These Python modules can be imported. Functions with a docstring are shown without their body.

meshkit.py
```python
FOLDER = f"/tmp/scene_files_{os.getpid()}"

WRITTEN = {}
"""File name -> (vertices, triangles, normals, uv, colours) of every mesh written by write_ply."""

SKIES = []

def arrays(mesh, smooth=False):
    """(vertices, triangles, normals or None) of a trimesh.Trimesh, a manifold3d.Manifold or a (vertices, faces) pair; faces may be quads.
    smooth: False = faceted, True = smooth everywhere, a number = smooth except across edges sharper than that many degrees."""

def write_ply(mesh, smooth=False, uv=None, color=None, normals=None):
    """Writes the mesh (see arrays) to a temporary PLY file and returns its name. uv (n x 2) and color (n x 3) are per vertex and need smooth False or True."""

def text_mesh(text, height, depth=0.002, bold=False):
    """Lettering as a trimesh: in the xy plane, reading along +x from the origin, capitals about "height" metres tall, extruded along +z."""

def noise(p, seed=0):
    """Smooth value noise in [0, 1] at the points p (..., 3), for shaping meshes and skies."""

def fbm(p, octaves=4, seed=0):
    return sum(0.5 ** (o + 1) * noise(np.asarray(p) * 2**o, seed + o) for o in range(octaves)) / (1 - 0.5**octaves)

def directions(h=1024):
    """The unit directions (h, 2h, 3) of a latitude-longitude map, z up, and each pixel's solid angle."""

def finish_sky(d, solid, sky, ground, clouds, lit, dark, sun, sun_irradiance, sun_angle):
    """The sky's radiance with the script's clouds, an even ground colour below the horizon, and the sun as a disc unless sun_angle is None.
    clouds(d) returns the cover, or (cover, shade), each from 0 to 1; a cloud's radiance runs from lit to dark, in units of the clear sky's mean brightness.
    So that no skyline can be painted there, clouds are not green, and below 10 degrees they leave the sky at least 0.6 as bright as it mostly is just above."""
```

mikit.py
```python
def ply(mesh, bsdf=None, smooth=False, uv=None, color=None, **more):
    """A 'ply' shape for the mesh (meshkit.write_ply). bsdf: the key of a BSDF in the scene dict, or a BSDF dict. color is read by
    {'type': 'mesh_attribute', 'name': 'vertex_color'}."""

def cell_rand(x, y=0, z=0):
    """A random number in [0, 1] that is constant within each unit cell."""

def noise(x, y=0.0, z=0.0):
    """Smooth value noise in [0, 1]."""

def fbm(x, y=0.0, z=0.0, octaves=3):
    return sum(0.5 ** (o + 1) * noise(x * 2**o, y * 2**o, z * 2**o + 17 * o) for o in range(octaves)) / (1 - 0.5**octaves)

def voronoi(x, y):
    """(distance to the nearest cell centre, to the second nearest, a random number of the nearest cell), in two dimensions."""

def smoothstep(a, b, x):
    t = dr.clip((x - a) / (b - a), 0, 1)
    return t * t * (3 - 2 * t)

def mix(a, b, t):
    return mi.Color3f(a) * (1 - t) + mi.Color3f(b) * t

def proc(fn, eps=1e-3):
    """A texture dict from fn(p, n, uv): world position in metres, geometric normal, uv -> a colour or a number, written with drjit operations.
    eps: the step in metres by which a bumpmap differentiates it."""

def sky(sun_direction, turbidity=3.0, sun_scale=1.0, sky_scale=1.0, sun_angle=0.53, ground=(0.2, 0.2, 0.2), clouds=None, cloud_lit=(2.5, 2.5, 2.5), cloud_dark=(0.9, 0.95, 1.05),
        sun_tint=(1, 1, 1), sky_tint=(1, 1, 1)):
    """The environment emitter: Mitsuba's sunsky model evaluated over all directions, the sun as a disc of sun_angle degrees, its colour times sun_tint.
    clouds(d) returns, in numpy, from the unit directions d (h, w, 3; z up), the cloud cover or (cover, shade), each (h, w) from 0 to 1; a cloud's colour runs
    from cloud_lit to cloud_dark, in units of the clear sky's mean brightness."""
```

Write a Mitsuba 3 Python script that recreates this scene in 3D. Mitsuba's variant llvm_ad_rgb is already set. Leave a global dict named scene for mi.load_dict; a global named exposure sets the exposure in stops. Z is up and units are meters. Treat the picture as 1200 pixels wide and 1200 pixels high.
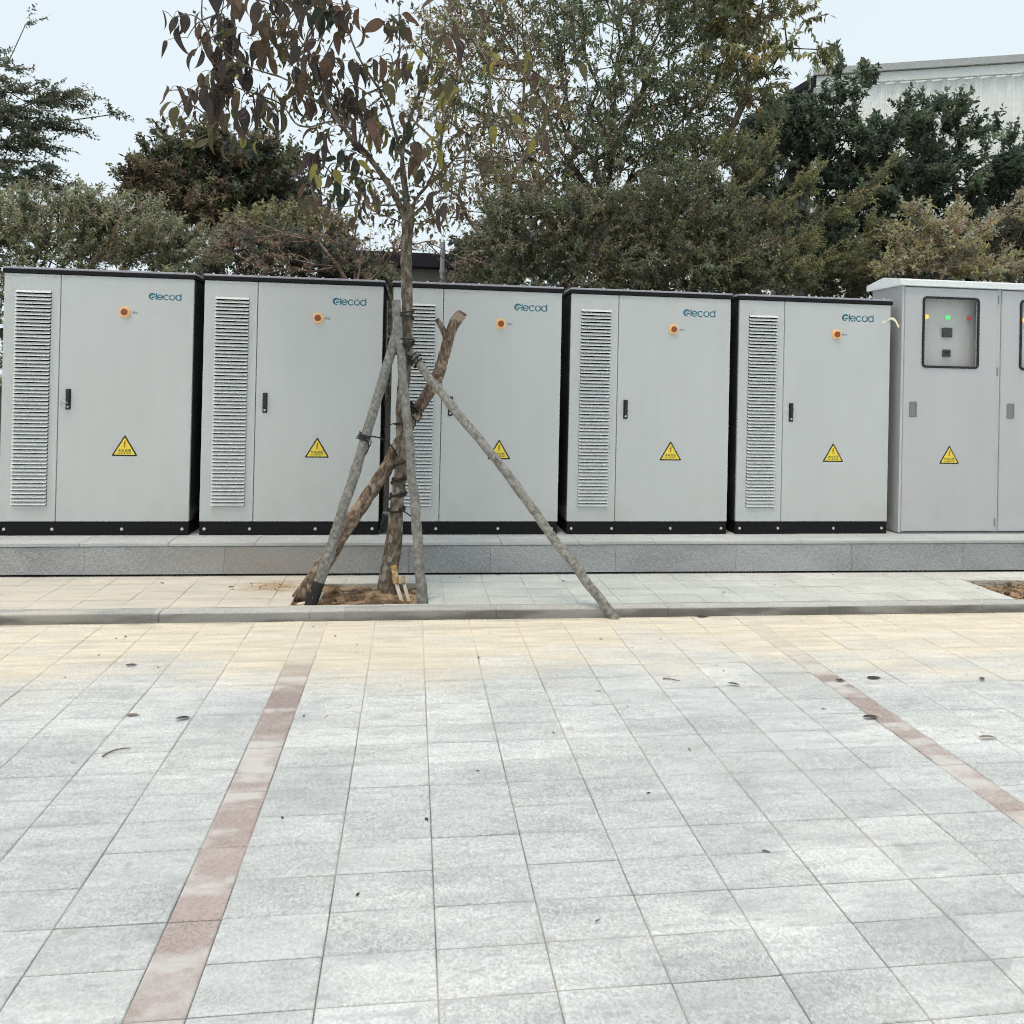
import math, random
import numpy as np, trimesh, mitsuba as mi, drjit as dr, mikit, meshkit
from mikit import noise, fbm, cell_rand, smoothstep, mix, voronoi
from shapely.geometry import Polygon, LineString, Point, box as sbox
from shapely.ops import unary_union
from shapely import affinity
T = mi.ScalarTransform4f
rnd = random.Random(7)
rng = np.random.default_rng(7)
scene, labels = {'type': 'scene'}, {}

# ------------------------------------------------------------------ camera, sky, exposure
exposure = 1.3
scene['camera'] = {'type': 'perspective', 'fov': 66.23, 'fov_axis': 'x', 'near_clip': 0.05, 'far_clip': 900.0, 'principal_point_offset_y': 0.128,
    'to_world': T().look_at(origin=(3.088, -6.379, 1.219), target=[3.7152, -1.41879, 1.24838], up=[-0.022283, -0.003127, 0.999747]),}
def veil(d):
    s = meshkit.fbm(d * 2.2 + 5.0, 4)
    return np.ones(d.shape[:2]), np.clip((s - 0.45) * 0.5, 0, 1)
scene['sky'] = mikit.sky((-0.25, -0.30, 0.92), turbidity=4, sun_scale=0.46, sun_angle=24, clouds=veil, cloud_lit=(2.66, 3.0, 3.18), cloud_dark=(2.42, 2.76, 2.98), ground=(0.3, 0.3, 0.29))

# ------------------------------------------------------------------ helpers
def num(base):
    if base not in scene and base not in USED: USED.add(base); return base
    k = 1
    while f'{base}_{k:03d}' in scene or f'{base}_{k:03d}' in USED: k += 1
    USED.add(f'{base}_{k:03d}'); return f'{base}_{k:03d}'
USED, COUNT = set(), {}
def fast(base):
    n = COUNT.get(base, 0); COUNT[base] = n + 1
    return base if n == 0 else f'{base}_{n:03d}'
def tag(key, label=None, cat=None, group=None, kind=None):
    e = labels.setdefault(key, {})
    for k, v in (('label', label), ('category', cat), ('group', group), ('kind', kind)):
        if v: e[k] = v
def add(key, mesh, bsdf, smooth=False, to=None, **kw):
    key = fast(key)
    scene[key] = mikit.ply(mesh, bsdf, smooth, **kw)
    if to is not None: scene[key]['to_world'] = to
    return key
def put(key, shape, to):
    key = fast(key); scene[key] = {**shape, 'to_world': to}; return key
cat = trimesh.util.concatenate
def bx(x0, x1, y0, y1, z0, z1, c=0.0):
    """A box; with c its edges are chamfered."""
    if c <= 0:
        m = trimesh.creation.box((x1-x0, y1-y0, z1-z0)); m.apply_translation(((x0+x1)/2, (y0+y1)/2, (z0+z1)/2)); return m
    p = []
    for sx in (0, 1):
        for sy in (0, 1):
            for sz in (0, 1):
                q = [(x0, x1)[sx], (y0, y1)[sy], (z0, z1)[sz]]
                for a in range(3):
                    r = list(q)
                    for b in range(3):
                        if b != a: r[b] += c * (1 - 2 * (sx, sy, sz)[b])
                    p.append(r)
    return trimesh.convex.convex_hull(np.array(p))
def quad(x0, x1, y0, y1, z, n=1):
    xs, ys = np.linspace(x0, x1, n+1), np.linspace(y0, y1, n+1)
    X, Y = np.meshgrid(xs, ys); v = np.stack([X.ravel(), Y.ravel(), np.full(X.size, z)], -1)
    i = np.arange(n)[None] + (n+1) * np.arange(n)[:, None]; i = i.ravel()
    return v, np.stack([i, i+1, i+n+2, i+n+1], -1)
def tube(pts, rad, sides=8, cap=True):
    p = np.asarray(pts, float); n = len(p); r = np.broadcast_to(np.asarray(rad, float), (n,))
    t = np.gradient(p, axis=0); t /= np.linalg.norm(t, axis=1, keepdims=True) + 1e-12
    a = np.cross(t[0], [0.3, 1, 0.2]); a /= np.linalg.norm(a)
    A = []
    for k in range(n):
        a = a - t[k] * (a @ t[k]); a /= np.linalg.norm(a) + 1e-12; A.append(a)
    A = np.array(A); B = np.cross(t, A)
    ang = np.arange(sides) * 2 * np.pi / sides
    v = (p[:, None] + r[:, None, None] * (np.cos(ang)[None, :, None] * A[:, None] + np.sin(ang)[None, :, None] * B[:, None])).reshape(-1, 3)
    i, j = np.meshgrid(np.arange(n-1), np.arange(sides), indexing='ij'); j2 = (j+1) % sides
    q = np.stack([i*sides+j, i*sides+j2, (i+1)*sides+j2, (i+1)*sides+j], -1).reshape(-1, 4)
    f = np.vstack([q[:, [0, 1, 2]], q[:, [0, 2, 3]]])
    if cap:
        v = np.vstack([v, p[:1], p[-1:]]); c0, c1 = len(v)-2, len(v)-1
        jj = np.arange(sides); e = (n-1)*sides
        f = np.vstack([f, np.stack([np.full(sides, c0), (jj+1) % sides, jj], -1), np.stack([np.full(sides, c1), e+jj, e+(jj+1) % sides], -1)])
    return trimesh.Trimesh(v, f, process=False)
def curve(pts, n=24):
    from scipy.interpolate import CubicSpline
    p = np.asarray(pts, float); s = np.r_[0, np.cumsum(np.linalg.norm(np.diff(p, axis=0), axis=1))]
    return CubicSpline(s, p)(np.linspace(0, s[-1], n))
def plate(poly, y_back, thick, edge=0.0015):
    """A sheet-metal plate of the outline poly (x, z), facing -y, with a rounded rim."""
    ms = []
    for g in getattr(poly, 'geoms', [poly]):
        m = trimesh.creation.extrude_polygon(g, thick - edge, engine='earcut')
        inner = g.buffer(-edge)
        v = m.vertices.copy(); top = v[:, 2] > thick - edge - 1e-6
        # soften the rim: a second thin layer, inset
        ms.append(m)
        for h in getattr(inner, 'geoms', [inner]):
            if h.is_empty: continue
            m2 = trimesh.creation.extrude_polygon(h, edge, engine='earcut'); m2.apply_translation((0, 0, thick - edge)); ms.append(m2)
    m = cat(ms)
    m.apply_transform([[1, 0, 0, 0], [0, 0, -1, y_back], [0, 1, 0, 0], [0, 0, 0, 1]])
    return m
def flat(poly, y, depth=0.0006):
    ms = [trimesh.creation.extrude_polygon(g, depth, engine='earcut') for g in getattr(poly, 'geoms', [poly]) if not g.is_empty]
    m = cat(ms); m.apply_transform([[1, 0, 0, 0], [0, 0, -1, y], [0, 1, 0, 0], [0, 0, 0, 1]]); return m
def rrect(x0, x1, z0, z1, r): return sbox(x0+r, z0+r, x1-r, z1-r).buffer(r, quad_segs=5)
def cyl(c, axis, r, h, sides=16):
    a = np.asarray(axis, float); a /= np.linalg.norm(a); c = np.asarray(c, float)
    return tube([c, c + a*h], r, sides)
def norm(v): return v / (np.linalg.norm(v, axis=-1, keepdims=True) + 1e-12)

# ------------------------------------------------------------------ materials
def M(key, color, rough=0.5, metal=0.0, spec=0.5, bump=None, two=True, **kw):
    col = {'type': 'rgb', 'value': list(color)} if isinstance(color, (tuple, list)) else (mikit.proc(color) if callable(color) else color)
    b = {'type': 'principled', 'base_color': col, 'roughness': rough, 'metallic': metal, 'specular': spec, **kw}
    if bump: b = {'type': 'bumpmap', 'nested': b, 'arbitrary': mikit.proc(bump[0], bump[2] if len(bump) > 2 else 1e-3), 'scale': bump[1]}
    scene['mat_' + key] = {'type': 'twosided', 'nested': b} if two else b
    return 'mat_' + key
def C3(r, g, b): return mi.Color3f(r, g, b)
def paint(base, amount=0.05):
    def fn(p, n, uv):
        d = fbm(p.x*2.3, p.y*2.3 + 3, p.z*1.1, 4); st = fbm(p.x*16, p.y*9, p.z*0.9, 3)
        low = smoothstep(0.55, 0.1, p.z) * smoothstep(0.42, 0.7, fbm(p.x*9, p.y*3, p.z*6, 4))
        k = 1 + amount*(d - 0.5)*1.6 + amount*(st - 0.5)*0.8
        return mix(C3(*base)*k, C3(0.46, 0.43, 0.37), 0.22*low)
    return fn
peel = lambda p, n, uv: noise(p.x*420, p.y*420, p.z*420)
M('cabinet_paint', paint((0.525, 0.545, 0.54), 0.055), 0.42, spec=0.4)
M('slat_paint', paint((0.64, 0.66, 0.655), 0.02), 0.42, spec=0.4)  # cabinet paint lightened: skylight on the upward slat faces put into the colour
M('grey_paint', paint((0.49, 0.496, 0.508), 0.06), 0.42, spec=0.4)
M('roof_white', paint((0.78, 0.81, 0.82), 0.08), 0.5)
M('charcoal', paint((0.035, 0.037, 0.038), 0.3), 0.4, spec=0.5)
M('black_paint', (0.008, 0.008, 0.009), 0.55, spec=0.2)
M('cap_grey', paint((0.36, 0.35, 0.40), 0.1), 0.45, metal=0.1)
M('dark_inside', (0.02, 0.021, 0.022), 0.8)
M('black_plastic', (0.015, 0.015, 0.016), 0.35)
M('black_rubber', (0.012, 0.014, 0.016), 0.6)
M('steel', (0.55, 0.55, 0.54), 0.35, metal=0.9)
M('bolt_head', (0.62, 0.62, 0.61), 0.45, metal=0.3)
M('switch_yellow', (0.86, 0.58, 0.25), 0.4)
M('switch_red', (0.27, 0.065, 0.02), 0.45)
M('sign_yellow', (0.80, 0.63, 0.06), 0.4)
M('sign_black', (0.018, 0.016, 0.012), 0.45)
M('sign_red', (0.32, 0.06, 0.015), 0.45)
M('logo_teal', (0.010, 0.125, 0.19), 0.45)
M('print_grey', (0.12, 0.13, 0.13), 0.5)
M('tape', (0.75, 0.72, 0.55), 0.4)
M('handle_grey', (0.20, 0.21, 0.22), 0.45)
M('inner_plate', paint((0.50, 0.50, 0.485), 0.08), 0.5)
M('lamp_red', (0.75, 0.10, 0.09), 0.25)
M('lamp_green', (0.10, 0.55, 0.18), 0.25)
M('lamp_yellow', (0.85, 0.52, 0.06), 0.25)
scene['mat_glass'] = {'type': 'thindielectric', 'int_ior': 1.28}

def granite(p, k=1.0):
    g = noise(p.x*310*k, p.y*310*k, p.z*310*k); h = noise(p.x*140*k + 7, p.y*140*k, p.z*140*k)
    return 0.6*(g - 0.5) + 0.6*(h - 0.5)
TX0, TPX, TY0, TPY, SX0, SX1 = 2.585, 0.3006, -1.254, 0.1754, 2.438, 5.290
def tile_cell(p):
    y = dr.floor((p.y - TY0) / TPY)
    x = dr.select(p.x < SX0, dr.floor((p.x - SX0) / TPX) - 40, dr.select(p.x < SX1, dr.floor((p.x - TX0) / TPX), dr.floor((p.x - 5.42) / TPX) + 40))
    return x, y
def sand_mask(p, shift=0.0):
    return sand_field(p.x, p.y + shift)
def sand_field(x, y):
    p = mi.Point3f(x, y, 0)
    return sand_fn(p)
def sand_fn(p):
    edge = -2.02 + 0.9*(fbm(p.x*1.1, p.y*0.6, 2.0, 3) - 0.5) - 0.20*smoothstep(1.5, 3.5, p.x)*smoothstep(4.3, 3.6, p.x) + 0.12*smoothstep(4.6, 5.6, p.x)
    m = smoothstep(-0.55, 0.40, p.y - edge + 0.6*(fbm(p.x*3.0, p.y*9, 9.0, 4) - 0.5))
    return m * (0.72 + 0.5*fbm(p.x*2.0, p.y*14, 4.0, 3))
def road_col(p, n, uv):
    cx, cy = tile_cell(p)
    tone = 0.925 + 0.15*cell_rand(cx, cy, 3)
    scuff = fbm(p.x*5, p.y*17, 1.0, 4); patch = fbm(p.x*1.3, p.y*2.6, 6.0, 4)
    base = mix(C3(0.51, 0.527, 0.53), C3(0.63, 0.635, 0.63), 0.65*smoothstep(0.40, 0.68, patch)) * (tone + 0.62*granite(p) + 0.36*(scuff - 0.5))
    base = mix(base, C3(0.40, 0.41, 0.42), 0.45*smoothstep(0.50, 0.80, fbm(p.x*9.0, p.y*40, 11.0, 5)))
    base = mix(base, C3(0.33, 0.335, 0.335), 0.4*smoothstep(0.62, 0.80, fbm(p.x*17, p.y*40, 21.0, 5)))
    sand = C3(0.655, 0.592, 0.482)*(0.80 + 0.4*fbm(p.x*4, p.y*30, 3.0, 4) + 0.25*granite(p))
    out = mix(base, sand, dr.clip(sand_mask(p)*(1 + 0.55*(cell_rand(cx, cy, 6) - 0.5)), 0, 0.95))
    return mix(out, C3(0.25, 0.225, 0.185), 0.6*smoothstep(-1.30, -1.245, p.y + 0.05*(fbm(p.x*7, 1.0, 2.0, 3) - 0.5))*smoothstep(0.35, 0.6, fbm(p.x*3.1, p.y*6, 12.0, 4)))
def strip_col(p, n, uv):
    cx, cy = tile_cell(p)
    base = C3(0.395, 0.325, 0.312) * (0.8 + 0.3*cell_rand(dr.floor((p.y - TY0)/(2*TPY)), 5, 3) + 0.6*granite(p))
    base = mix(base, C3(0.60, 0.585, 0.57), 0.8*smoothstep(0.42, 0.74, fbm(p.x*6, p.y*13, 8.0, 5)))
    return mix(base, C3(0.645, 0.588, 0.485)*(0.80 + 0.4*fbm(p.x*4, p.y*30, 3.0, 4) + 0.25*granite(p)), dr.clip(0.80*sand_mask(p, -0.06), 0, 0.85))
def joint_col(p, n, uv):
    return mix(C3(0.17, 0.17, 0.165), C3(0.60, 0.535, 0.43), dr.clip(0.20 + 0.85*sand_mask(p) + 1.3*(fbm(p.x*5, p.y*5, 2.0, 3) - 0.5), 0, 1))
def road_sheet(p, n, uv):
    fx = (p.x - TX0) / TPX; fy = (p.y - TY0) / TPY; fx -= dr.floor(fx); fy -= dr.floor(fy)
    j = dr.maximum(smoothstep(0.013, 0.006, dr.minimum(fx, 1 - fx)), smoothstep(0.022, 0.011, dr.minimum(fy, 1 - fy)))
    return mix(road_col(p, n, uv), C3(0.2, 0.2, 0.19), j)
rough_stone = lambda p, n, uv: granite(p) + 0.5*fbm(p.x*40, p.y*40, p.z*40, 2)
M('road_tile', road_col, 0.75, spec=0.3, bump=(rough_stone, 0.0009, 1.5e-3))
M('road_strip', strip_col, 0.75, spec=0.3)
M('road_joint', joint_col, 0.9, spec=0.2)
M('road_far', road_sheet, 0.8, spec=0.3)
def walk_col(p, n, uv):
    cx, cy = dr.floor((p.x - 1.0)/0.29), dr.floor((p.y + 0.3)/0.2)
    tone = 0.92 + 0.14*cell_rand(cx, cy, 8)
    base = mix(C3(0.475, 0.50, 0.485), C3(0.53, 0.535, 0.50), smoothstep(5.0, 6.6, p.x + 1.2*(fbm(p.x*2, p.y*2, 1.0) - 0.5))) * (tone + 0.35*granite(p) + 0.22*(fbm(p.x*3, p.y*12, 3.0, 4) - 0.5))
    s = smoothstep(3.1, 2.2, p.x + 0.5*(fbm(p.x*3, p.y*5, 4.0, 3) - 0.5)) * (0.55 + 0.7*fbm(p.x*2.5, p.y*11, 7.0, 3))
    base = mix(base, C3(0.575, 0.525, 0.448)*(0.85 + 0.3*fbm(p.x*5, p.y*20, 1.0, 3)), dr.clip(s, 0, 0.95))
    d = smoothstep(0.55, 0.1, dr.sqrt(dr.square((p.x - 2.15)*1.3) + dr.square((p.y + 0.62)*2.2)))
    return mix(base, C3(0.36, 0.25, 0.15), dr.clip(d*2.1*fbm(p.x*9, p.y*16, 2.0, 4) - 0.25, 0, 0.8))
M('walk_slab', walk_col, 0.78, spec=0.3)
M('walk_joint', lambda p, n, uv: mix(C3(0.17, 0.16, 0.14), C3(0.46, 0.44, 0.39), smoothstep(0.30, 0.55, fbm(p.x*5, p.y*5, 1.0, 3) + 0.25*smoothstep(2.5, 4.0, p.x))), 0.9)
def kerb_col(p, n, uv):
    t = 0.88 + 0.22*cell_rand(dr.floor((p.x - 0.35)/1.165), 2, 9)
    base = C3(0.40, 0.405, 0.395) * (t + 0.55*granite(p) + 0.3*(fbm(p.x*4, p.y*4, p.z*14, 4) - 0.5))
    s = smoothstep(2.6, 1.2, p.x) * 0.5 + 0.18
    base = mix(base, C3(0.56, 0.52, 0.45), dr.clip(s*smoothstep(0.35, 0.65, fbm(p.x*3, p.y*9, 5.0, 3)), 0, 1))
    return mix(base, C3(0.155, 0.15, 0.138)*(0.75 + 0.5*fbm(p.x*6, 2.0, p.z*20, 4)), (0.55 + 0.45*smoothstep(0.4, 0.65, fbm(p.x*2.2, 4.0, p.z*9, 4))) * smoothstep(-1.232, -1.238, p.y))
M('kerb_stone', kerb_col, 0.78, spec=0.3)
def face_col(p, n, uv):
    t = 0.94 + 0.12*cell_rand(dr.floor((p.x + 0.27)/0.998), 4, 1)
    st = fbm(p.x*2.4, 3.0, p.z*3.5, 4)
    base = C3(0.325, 0.332, 0.338) * (t + 0.95*granite(p, 0.8) + 0.5*(st - 0.5))
    return mix(base, C3(0.33, 0.29, 0.25), 0.55*smoothstep(3.4, 2.2, p.x)*smoothstep(0.9, 1.9, p.x)*(0.5 + fbm(p.x*3, 1.0, p.z*4, 3)*0.7))
M('platform_face', face_col, 0.72, spec=0.3)
M('coping', lambda p, n, uv: C3(0.44, 0.455, 0.455)*(0.95 + 0.3*granite(p) + 0.35*(fbm(p.x*2, p.y*9, 3.0, 4) - 0.5)), 0.7, spec=0.3)
def soil_col(p, n, uv):
    k = fbm(p.x*14, p.y*14, p.z*14, 5)
    return mix(C3(0.13, 0.08, 0.047), C3(0.36, 0.255, 0.165), smoothstep(0.3, 0.68, k))
M('soil', soil_col, 0.95, spec=0.1)
M('ground', lambda p, n, uv: mix(C3(0.10, 0.085, 0.055), C3(0.12, 0.13, 0.06), fbm(p.x*0.7, p.y*0.7, 1.0, 4)), 0.95, spec=0.1)
M('concrete', lambda p, n, uv: C3(0.15, 0.145, 0.14)*(0.75 + 0.5*fbm(p.x*1.7, p.y, p.z*2.2, 4)), 0.85, spec=0.2)

def bark(a, b, c, f=30.0):
    def fn(p, n, uv):
        k = fbm(p.x*f, p.y*f, p.z*f*0.35, 4); q = fbm(p.x*f*0.32 + 3, p.y*f*0.32, p.z*f*0.2, 4)
        col = mix(a, b, smoothstep(0.3, 0.7, k))
        return mix(col, C3(*c), smoothstep(0.52, 0.68, q))
    return fn
M('sapling_bark', bark((0.075, 0.060, 0.045), (0.185, 0.15, 0.115), (0.26, 0.24, 0.21), 75), 0.9, spec=0.15, bump=(lambda p, n, uv: fbm(p.x*70, p.y*70, p.z*28, 4), 0.010, 2e-3))
M('limb_bark', bark((0.085, 0.07, 0.055), (0.19, 0.16, 0.13), (0.24, 0.215, 0.185), 70), 0.9, spec=0.15)
def pole_fn(a, b, dirt):
    def fn(p, n, uv):
        k = fbm(p.x*70, p.y*70, p.z*45, 5); q = fbm(p.x*38 + 9, p.y*38, p.z*30, 5)
        return mix(mix(a, b, smoothstep(0.22, 0.78, k)), C3(*dirt), 0.55*smoothstep(0.50, 0.72, q))
    return fn
woodbump = (lambda p, n, uv: fbm(p.x*90, p.y*90, p.z*60, 4), 0.0022, 1.5e-3)
M('grey_pole', pole_fn((0.135, 0.13, 0.12), (0.245, 0.24, 0.225), (0.33, 0.325, 0.30)), 0.85, spec=0.2, bump=woodbump)
M('pale_pole', pole_fn((0.17, 0.163, 0.145), (0.35, 0.34, 0.31), (0.085, 0.083, 0.07)), 0.85, spec=0.2, bump=woodbump)
M('brown_branch', bark((0.085, 0.06, 0.044), (0.23, 0.17, 0.13), (0.34, 0.27, 0.205), 85), 0.9, spec=0.15, bump=(lambda p, n, uv: fbm(p.x*60, p.y*60, p.z*30, 4), 0.010, 2e-3))
M('cut_wood', (0.24, 0.13, 0.095), 0.85)
M('char', (0.012, 0.011, 0.010), 0.8)
M('split_wood', (0.66, 0.58, 0.47), 0.8)
M('ochre', lambda p, n, uv: mix(C3(0.40, 0.235, 0.075), C3(0.50, 0.40, 0.27), smoothstep(0.45, 0.6, fbm(p.x*60, p.y*60, p.z*40, 3))), 0.8)
M('cord', (0.013, 0.013, 0.013), 0.6)
M('bg_bark', bark((0.07, 0.058, 0.045), (0.17, 0.145, 0.115), (0.22, 0.20, 0.17), 16), 0.9, spec=0.1)
M('red_bark', bark((0.13, 0.085, 0.065), (0.26, 0.19, 0.15), (0.33, 0.28, 0.24), 20), 0.9, spec=0.1)
scene['mat_leaf'] = {'type': 'principledthin', 'base_color': {'type': 'mesh_attribute', 'name': 'vertex_color'}, 'roughness': 0.40, 'diff_trans': 1.0, 'spec_trans': 0.0, 'eta': 1.5}
LEAFTONE = {'P': [(0.120, 0.098, 0.090), (0.144, 0.116, 0.104), (0.095, 0.083, 0.083)], 'B': [(0.211, 0.151, 0.110), (0.174, 0.133, 0.102)], 'O': [(0.174, 0.161, 0.095), (0.146, 0.140, 0.091)],
    'Y': [(0.348, 0.311, 0.101), (0.311, 0.293, 0.110)], 'R': [(0.201, 0.132, 0.101), (0.159, 0.110, 0.093)], 'G': [(0.067, 0.085, 0.067), (0.081, 0.098, 0.077)]}
for t, cols in LEAFTONE.items():
    for i, c in enumerate(cols):
        scene[f'mat_big_leaf_{t}{i}'] = {'type': 'principledthin', 'base_color': {'type': 'rgb', 'value': list(c)}, 'roughness': 0.36, 'diff_trans': 1.0, 'spec_trans': 0.0, 'eta': 1.45}

# ------------------------------------------------------------------ the setting: ground, road, kerb, pavement, platform
GROUND = T().rotate([0, 1, 0], math.degrees(math.atan(0.0032)))    # the lot falls a little to the right
ZR, ZS = -0.303, -0.242
def zr(x): return ZR - 0.0032*x
def zs(x): return ZS - 0.0032*x
tag(add('ground', quad(-260, 260, -40, 480, -0.50), 'mat_ground'), 'bare earth with thin grass behind the platform', kind='structure')
tag(add('road', quad(-30, 38, -40, -1.20, ZR - 0.008), 'mat_road_far', to=GROUND), 'pale granite paved lot in front of the kerb with sandy edge', kind='structure')
tag(add('road__joint_bed', quad(-3, 10, -6.0, -1.215, ZR - 0.0042), 'mat_road_joint', to=GROUND), 'sandy joints between the paving tiles')
def tile_mesh(w, d, h=0.012):
    g, c = 0.0019, 0.0030
    x, y = w/2 - g, d/2 - g
    v = np.array([(sx*x, sy*y, -h) for sx, sy in ((-1, -1), (1, -1), (1, 1), (-1, 1))] + [(sx*x, sy*y, -c) for sx, sy in ((-1, -1), (1, -1), (1, 1), (-1, 1))] + [(sx*(x-c), sy*(y-c), 0) for sx, sy in ((-1, -1), (1, -1), (1, 1), (-1, 1))])
    f = [(8, 9, 10, 11)] + [(a+k, a+(k+1) % 4, b+(k+1) % 4, b+k) for a, b in ((0, 4), (4, 8)) for k in range(4)]
    return v, np.array(f)
cols = [('t', SX0 - TPX*(k + 0.5), TPX) for k in range(16)] + [('s', (SX0 + TX0)/2, TX0 - SX0)] + [('t', TX0 + TPX*(k + 0.5), TPX) for k in range(9)] + [('s', (SX1 + 5.42)/2, 5.42 - SX1)] + [('t', 5.42 + TPX*(k + 0.5), TPX) for k in range(14)]
tiles = []
for kind, cx, w in cols:
    step = 2 if kind == 's' else 1
    for r in range(0, 26, step):
        cy = TY0 - TPY*(r + step/2); d = cy + 6.38
        seen = d > 1.6 and abs(cx - (3.09 + 0.1265*d)) < 0.655*d + 0.12
        tiles.append((not seen, d*d + (cx - 3.1)**2, kind, cx, cy, w, TPY*step))
tiles.sort()
ply_t = mikit.ply(tile_mesh(TPX, TPY), 'mat_road_tile'); ply_s = mikit.ply(tile_mesh(TX0 - SX0, 2*TPY), 'mat_road_strip'); ply_s2 = mikit.ply(tile_mesh(5.42 - SX1, 2*TPY), 'mat_road_strip')
rest, rest_red, built = [], [], 0
for hid, _, kind, cx, cy, w, d in tiles:
    dz, rx, ry = rnd.uniform(-0.0012, 0.0016), rnd.gauss(0, 0.22), rnd.gauss(0, 0.16)
    at = T().translate([cx, cy, ZR + dz]).rotate([1, 0, 0], rx).rotate([0, 1, 0], ry).rotate([0, 0, 1], rnd.gauss(0, 0.12))
    if not hid and built < 300:
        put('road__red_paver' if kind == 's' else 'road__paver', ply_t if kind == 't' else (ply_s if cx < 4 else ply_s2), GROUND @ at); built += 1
    elif cy > -6:
        v, f = tile_mesh(w, d); (rest if kind == 't' else rest_red).append(trimesh.Trimesh(*[v + [cx, cy, ZR + dz], np.vstack([f[:, [0, 1, 2]], f[:, [0, 2, 3]]])], process=False))
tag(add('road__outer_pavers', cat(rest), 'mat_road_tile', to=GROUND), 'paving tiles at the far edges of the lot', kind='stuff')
tag(add('road__outer_red_pavers', cat(rest_red), 'mat_road_strip', to=GROUND), 'red strip pavers at the far edges of the lot', kind='stuff')
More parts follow.
